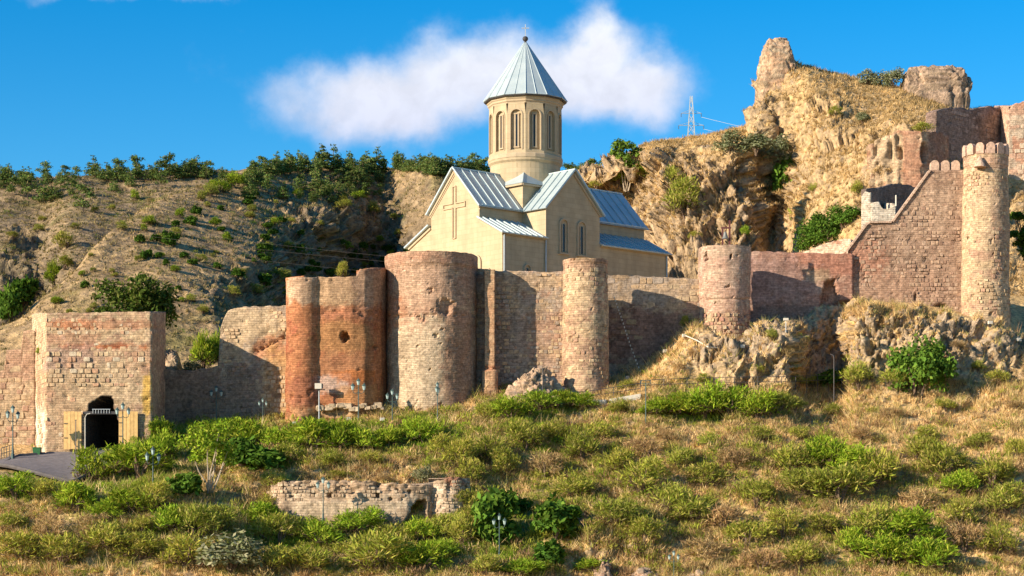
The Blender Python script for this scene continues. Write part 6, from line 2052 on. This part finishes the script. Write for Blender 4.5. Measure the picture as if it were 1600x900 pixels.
for k in range(170):
    px = rp.uniform(385, 765)
    low = rp.random() < .55 and px < 655
    pb = crest(px) + (rp.uniform(4, 62) * (1 - abs(px - 520) / 330) if low else rp.uniform(0, 9))
    if 600 < px < 700 and pb > crest(px) + 14:
        continue
    hh = rp.uniform(18, 32)
    t = pine(px, pb, hh, SPUR_SHEET, '', 'pines in the ridge wood' if px < 660 else 'small ridge pines beside the drum', wide=1.15)
    if px >= 660:
        lab = 'small pine on the ridge just left of the church drum' if px > 712 else 'small pine on the ridge above the west gable'
    else:
        lab = ('tall ' if hh > 29 else 'short ' if hh < 24 else '') + 'dark pine ' + ('on the crest' if pb < crest(px) + 10 else 'below the crest') + (' left in the ridge wood' if px < 470 else ' by the tallest pines' if px < 560 else ' right in the ridge wood')
    LABELS.setdefault(lab, []).append((px, t))
for k in range(12):
    px = 884 + k * 5 + rp.uniform(-2, 2)
    t = pine(px, 282, rp.uniform(24, 38), BACK_SHEET, '', 'pines between drum and crag', wide=1.1)
    LABELS.setdefault('dark pine on the skyline between drum and crag', []).append((px, t))

# scrub dotted on the far hills
FARB = [(175, 326, 16, 10, O), (232, 350, 22, 16, B), (225, 360, 14, 10, B), (281, 338, 16, 14, B), (300, 350, 24, 16, D), (338, 352, 20, 14, B), (355, 376, 18, 18, B), (190, 358, 22, 14, O), (265, 382, 28, 22, D), (222, 404, 14, 14, D), (248, 402, 12, 12, D),
        (102, 386, 42, 26, O), (100, 420, 34, 22, O), (84, 448, 26, 44, B), (325, 322, 12, 10, O), (345, 300, 34, 26, B), (330, 305, 26, 26, O), (365, 292, 30, 26, B), (385, 284, 26, 26, O), (315, 312, 18, 18, O), (212, 310, 16, 18, B), (235, 315, 14, 10, Dy), (430, 440, 40, 26, O), (400, 460, 30, 20, O),
        (440, 470, 34, 30, B), (415, 445, 26, 22, D), (30, 480, 50, 44, D), (15, 500, 40, 60, D), (50, 460, 30, 34, D), (540, 330, 30, 14, O), (585, 335, 26, 24, O), (500, 352, 16, 12, O), (455, 345, 16, 10, O), (560, 310, 26, 14, B), (620, 345, 16, 12, O), (372, 432, 20, 16, D), (340, 418, 18, 12, D),
        (320, 490, 22, 16, O), (365, 465, 26, 18, O), (300, 470, 18, 12, O), (150, 330, 16, 10, O), (60, 360, 22, 12, O), (20, 370, 20, 12, O), (120, 355, 18, 10, O), (140, 400, 12, 8, O), (180, 430, 12, 8, O), (430, 365, 14, 10, D), (395, 340, 14, 10, O), (420, 395, 18, 12, D), (160, 488, 16, 9, O), (75, 505, 16, 10, O),
        (65, 345, 16, 10, O), (275, 352, 16, 12, D), (242, 375, 16, 12, D), (290, 402, 16, 10, D)]
for (px, pb, w, h, k) in FARB:
    on_back = (px < 185 and pb < crest(330) + 400 and pb < np.interp(px, [0, 30, 110, 150, 185], [503, 497, 434, 385, 350])) or (px < 330 and pb < np.interp(px, [185, 250, 330], [350, 312, 287]))
    pos = 'in the left valley' if px < 70 and pb > 420 else 'before the dark gorge' if px > 370 and pb > 400 else 'under the ridge wood' if px > 400 else 'on the spur crest' if 300 < px < 400 and pb < 315 else 'on the far left slope' if on_back else 'on the spur slope'
    plant(px, pb, w, h, k, sheet=BACK_SHEET if on_back else SPUR_SHEET, place=pos, group='shrubs on the far hills', tint=.85)
for k in range(125):
    px = rp.uniform(70, 640) if k < 70 else rp.uniform(400, 650); sh = SPUR_SHEET
    lo = np.interp(px, [70, 185, 330, 450, 640], [480, 365, 300, 300, 300])
    pb = rp.uniform(lo, min(lo + 150, 500)) if k < 70 else rp.uniform(385, 450)
    pos = ('high in the dark gorge' if pb < 412 else 'low in the dark gorge') if px > 400 and pb > 390 else 'under the ridge wood' if px > 400 else 'high on the spur slope' if pb < 380 else 'low on the spur slope'
    s_ = rp.uniform(8, 16)
    plant(px, pb, s_ * 1.2, s_ * .85, rp.choice([O, O, D, D, B]) if k < 70 else rp.choice([D, D, D, O]), sheet=sh, place=pos, group='shrubs on the far hills', tint=.8)

ORD = ['first', 'second', 'third', 'fourth', 'fifth', 'sixth', 'seventh', 'eighth', 'ninth', 'tenth', 'eleventh', 'twelfth', 'thirteenth', 'fourteenth', 'fifteenth', 'sixteenth', 'seventeenth', 'eighteenth', 'nineteenth', 'twentieth', 'twenty-first', 'twenty-second', 'twenty-third', 'twenty-fourth', 'twenty-fifth', 'twenty-sixth', 'twenty-seventh', 'twenty-eighth', 'twenty-ninth', 'thirtieth']
for lab, lst in LABELS.items():
    lst.sort(key=lambda e: e[0])
    for i, (px, t) in enumerate(lst):
        if len(lst) == 1 :
            t['label'] = lab
        elif i < len(ORD):
            t['label'] = f"{lab}, {ORD[i]} from left" if len(lst) > 2 else f"{lab}, {('left', 'right')[i]} of two"
        else:
            t['label'] = lab

# ------------------------------------------------------------------ grass and undergrowth (uncountable)
def scatter(P, keep, n, seed):
    """random surface points of a sheet where keep(px, py, rock...) passes"""
    r = np.random.default_rng(seed)
    A = P[:-1, :-1]; Bq = P[1:, :-1]; Cq = P[:-1, 1:]
    ar = np.linalg.norm(np.cross(Bq - A, Cq - A), axis=-1)
    px, py = proj(A)
    w = ar * keep(px, py, A)
    w = w.ravel() / w.sum()
    k = r.choice(len(w), n, p=w)
    i, j = np.unravel_index(k, ar.shape)
    u, v = r.random(n)[:, None], r.random(n)[:, None]
    pts = P[i, j] * (1 - u) * (1 - v) + P[i + 1, j] * u * (1 - v) + P[i, j + 1] * (1 - u) * v + P[i + 1, j + 1] * u * v
    return pts


def tufts(name, pts, colors, hgt, blades, seed, mat, wid=.035, spread=.22):
    r = np.random.default_rng(seed)
    n = len(pts); N = n * blades
    base = np.repeat(pts, blades, 0)
    a = r.uniform(0, 6.283, N); q = r.uniform(0, spread, N)
    base = base + np.stack([np.cos(a) * q, np.sin(a) * q, -.05 + 0 * q], 1)
    h = np.repeat(r.uniform(*hgt, n), blades) * r.uniform(.6, 1.15, N)
    la = r.uniform(0, 6.283, N); lean = r.uniform(.1, 1.25, N) * h
    tip = base + np.stack([np.cos(la) * lean, np.sin(la) * lean, h], 1)
    wa = r.uniform(0, 6.283, N); ww = wid * r.uniform(.6, 1.4, N)
    side = np.stack([np.cos(wa) * ww, np.sin(wa) * ww, 0 * ww], 1)
    V = np.stack([base - side, base + side, tip], 1).reshape(-1, 3)
    c = np.repeat(colors, blades, 0) * r.uniform(.75, 1.25, (N, 1))
    me = mesh_from(name, V, np.arange(3 * N).reshape(-1, 3), mat, fcol=c)
    return obj(name, me, None, 'stuff')


def slope_keep(px, py, A):
    return ((px > -150) & (px < 1750) & (py < 920) & (A[..., 1] < 186)) * (1 - sstep(60, 220, 0 * px)) * (1 - (sstep(225, 195, px) * sstep(690, 702, py) * sstep(768, 752, py))) 


def slope_soft(px, py, A):
    rocky = ((px > 1085) & (px < 1600) & (py < 600) & (py > 500))
    patchy = .25 + sstep(-.25, .25, fbm(A * .45, 4, .6, 91)) * 1.2
    return slope_keep(px, py, A) * np.where(rocky, .12, 1) * patchy * (1 - ((px > 118) & (px < 200) & (A[..., 1] > 172.5)))


pts = scatter(HP, slope_soft, 52000, 1)
px, py = proj(pts)
g = greenness(px, py) + fbm(pts * .4, 4, .6, 3) * .8
d = np.clip(.5 + fbm(pts * .7, 3, .6, 99) * 1.5, 0, 1)
straw = lerp((.90, .64, .31), (.64, .43, .19), d)
_u = RNG.random((len(pts), 1)); _rust = (fbm(pts * .25, 3, .6, 55) > .05)[:, None]
straw = np.where(_u < np.where(_rust, .35, .10), np.array((.40, .24, .12)), straw)
straw = np.where((_u > .86), np.array((.36, .33, .12)), straw)
grn = lerp((.33, .32, .075), (.22, .30, .04), np.clip(g - .4, 0, 1))
k = (RNG.random(len(pts)) < sstep(.1, 1.0, g))[:, None]
tufts('grass', pts, np.where(k, grn, straw), (.12, .6), 9, 2, M_GRASS)

# low undergrowth clumps between the bushes
pts = scatter(HP, lambda px, py, A: slope_soft(px, py, A) * (.22 + sstep(.0, .9, greenness(px, py) + fbm(A * .35, 4, .6, 3) * .9)), 7500, 3)
px, py = proj(pts); g = greenness(px, py)
VV, CC_ = [], []
r = np.random.default_rng(5)
protoV = [leaf_cloud(70, [(0, 0, .25, .5, .5, .32), (.25, .1, .2, .35, .35, .25), (-.2, -.15, .3, .3, .3, .3)], (.06, .16), 900 + i, [(1, 1, 1)], aspect=.2, spray=True) for i in range(6)]
for i in range(len(pts)):
    V, _, c = protoV[i % 6]
    a = r.uniform(0, 6.283); s = r.uniform(.35, 1.0)
    R = np.array([[math.cos(a), -math.sin(a), 0], [math.sin(a), math.cos(a), 0], [0, 0, r.uniform(.8, 1.3)]])
    VV.append((V * s) @ R.T + pts[i])
    pal = G_OLIVE if r.random() < .6 else (G_BRIGHT if g[i] > .7 else G_DRY)
    if g[i] < .35 and r.random() < .6:
        pal = G_DRY
    CC_.append(c * np.array(pal[r.integers(0, len(pal))]))
VV = np.concatenate(VV)
obj('undergrowth', mesh_from('undergrowth', VV, np.arange(len(VV)).reshape(-1, 4), M_LEAF, fcol=np.concatenate(CC_)), None, 'stuff')

# taller rank scrub that closes the gaps between the bushes
def rank_keep(px, py, A):
    zone = sstep(330, 480, px) * sstep(1650, 1500, px) * sstep(640, 690, py) + .5 * sstep(330, 200, px) * sstep(790, 830, py)
    zone = zone * (1 - .75 * sstep(1180, 1260, px) * sstep(720, 690, py)) * (1 - in_poly(px, py, [(405, 735), (745, 735), (745, 822), (405, 822)]))
    return slope_keep(px, py, A) * zone * sstep(-.12, .22, fbm(A * .3, 4, .6, 93)) * ((px > 0) & (px < 1650))
pts = scatter(HP, rank_keep, 1500, 13)
px, py = proj(pts); g = greenness(px, py)
VV, CC_ = [], []
for i in range(len(pts)):
    V, _, c = protoV[i % 6]
    a = r.uniform(0, 6.283); s = r.uniform(.7, 1.7)
    R = np.array([[math.cos(a), -math.sin(a), 0], [math.sin(a), math.cos(a), 0], [0, 0, r.uniform(.7, 1.25)]])
    VV.append((V * s) @ R.T + pts[i])
    pal = G_DRY if r.random() < .3 else (G_BRIGHT if g[i] > .6 and r.random() < .6 else G_OLIVE)
    CC_.append(c * np.array(pal[r.integers(0, len(pal))]) * r.uniform(.75, 1.1))
VV = np.concatenate(VV)
obj('scrub', mesh_from('scrub', VV, np.arange(len(VV)).reshape(-1, 4), M_LEAF, fcol=np.concatenate(CC_)), None, 'stuff')

# tall dry stalks standing among the scrub
pts = scatter(HP, lambda px, py, A: slope_soft(px, py, A) * ((px > -20) & (px < 1640)) * sstep(.0, .3, fbm(A * .5, 4, .6, 120)), 6500, 15)
_u = RNG.random((len(pts), 1))
tufts('stalks', pts, np.where(_u < .3, np.array((.34, .20, .10)), np.where(_u < .6, np.array((.40, .36, .10)), np.array((.78, .56, .28)))), (.55, 1.15), 7, 16, M_GRASS, wid=.028, spread=.35)

# golden grass of the crag
n_c = normals(CP)
def crag_keep(px, py, A):
    up = np.abs(n_c[:-1, :-1, 2])
    return ((px > 900) & (px < 1700) & (np.arange(A.shape[1])[None, :] < 132)) * sstep(.35, .65, up)
pts = scatter(CP, crag_keep, 20000, 6)
d = np.clip(.5 + fbm(pts * .28, 4, .6, 98) * 2.2, 0, 1)
tufts('grass', pts, np.where(RNG.random((len(pts), 1)) < .22, np.array((.26, .17, .07)), lerp((.71, .485, .225), (.36, .245, .115), d)), (.2, .55), 7, 7, M_GRASS, wid=.045)
# scrub speckle of the far hills
n_s = normals(SP)
pts = scatter(SP, lambda px, py, A: ((px > -50) & (px < 800) & (py > 240)) * sstep(.3, .6, np.abs(n_s[:-1, :-1, 2])), 9000, 8)
d = np.clip(.5 + fbm(pts * .15, 3, .6, 97) * 1.6, 0, 1)
tufts('grass', pts, lerp((.42, .30, .15), (.16, .14, .055), d), (.25, .6), 6, 9, M_GRASS, wid=.12, spread=.7)
pts = scatter(BP, lambda px, py, A: ((px > -100) & (px < 350) & (py > 250)) * 1.0, 5000, 10)
d = np.clip(.5 + fbm(pts * .15, 3, .6, 96) * 1.6, 0, 1)
tufts('grass', pts, lerp((.36, .26, .13), (.14, .125, .05), d), (.3, .7), 6, 11, M_GRASS, wid=.14, spread=.8)

# low scrub speckling the far hills
for P_, keep_, n_, sd in ((SP, lambda px, py, A: ((px > 0) & (px < 780) & (py > 255)) * (.15 + sstep(-.05, .3, fbm(A * .06, 3, .6, 94))), 1500, 21),
                          (BP, lambda px, py, A: ((px > -30) & (px < 345) & (py > 270)) * (.15 + sstep(-.05, .3, fbm(A * .06, 3, .6, 95))), 800, 22)):
    pts = scatter(P_, keep_, n_, sd)
    VV, CC_ = [], []
    for i in range(n_):
        V, _, c = protoV[i % 6]
        V, c = V.reshape(-1, 4, 3)[::2].reshape(-1, 3), c[::2]
        a = r.uniform(0, 6.283); s_ = r.uniform(.7, 2.0)
        R = np.array([[math.cos(a), -math.sin(a), 0], [math.sin(a), math.cos(a), 0], [0, 0, r.uniform(.6, 1.0)]])
        VV.append((V * s_) @ R.T + pts[i])
        pal = (G_OLIVE, G_DARK, G_DRY, G_DARK)[r.integers(0, 4)]
        CC_.append(c * np.array(pal[r.integers(0, len(pal))]) * r.uniform(.45, .8))
    VV = np.concatenate(VV)
    obj('undergrowth', mesh_from('undergrowth', VV, np.arange(len(VV)).reshape(-1, 4), M_LEAF, fcol=np.concatenate(CC_)), None, 'stuff')

# the prototype lamp carries its own label by now; nothing else is left unlabelled
bpy.context.view_layer.update()
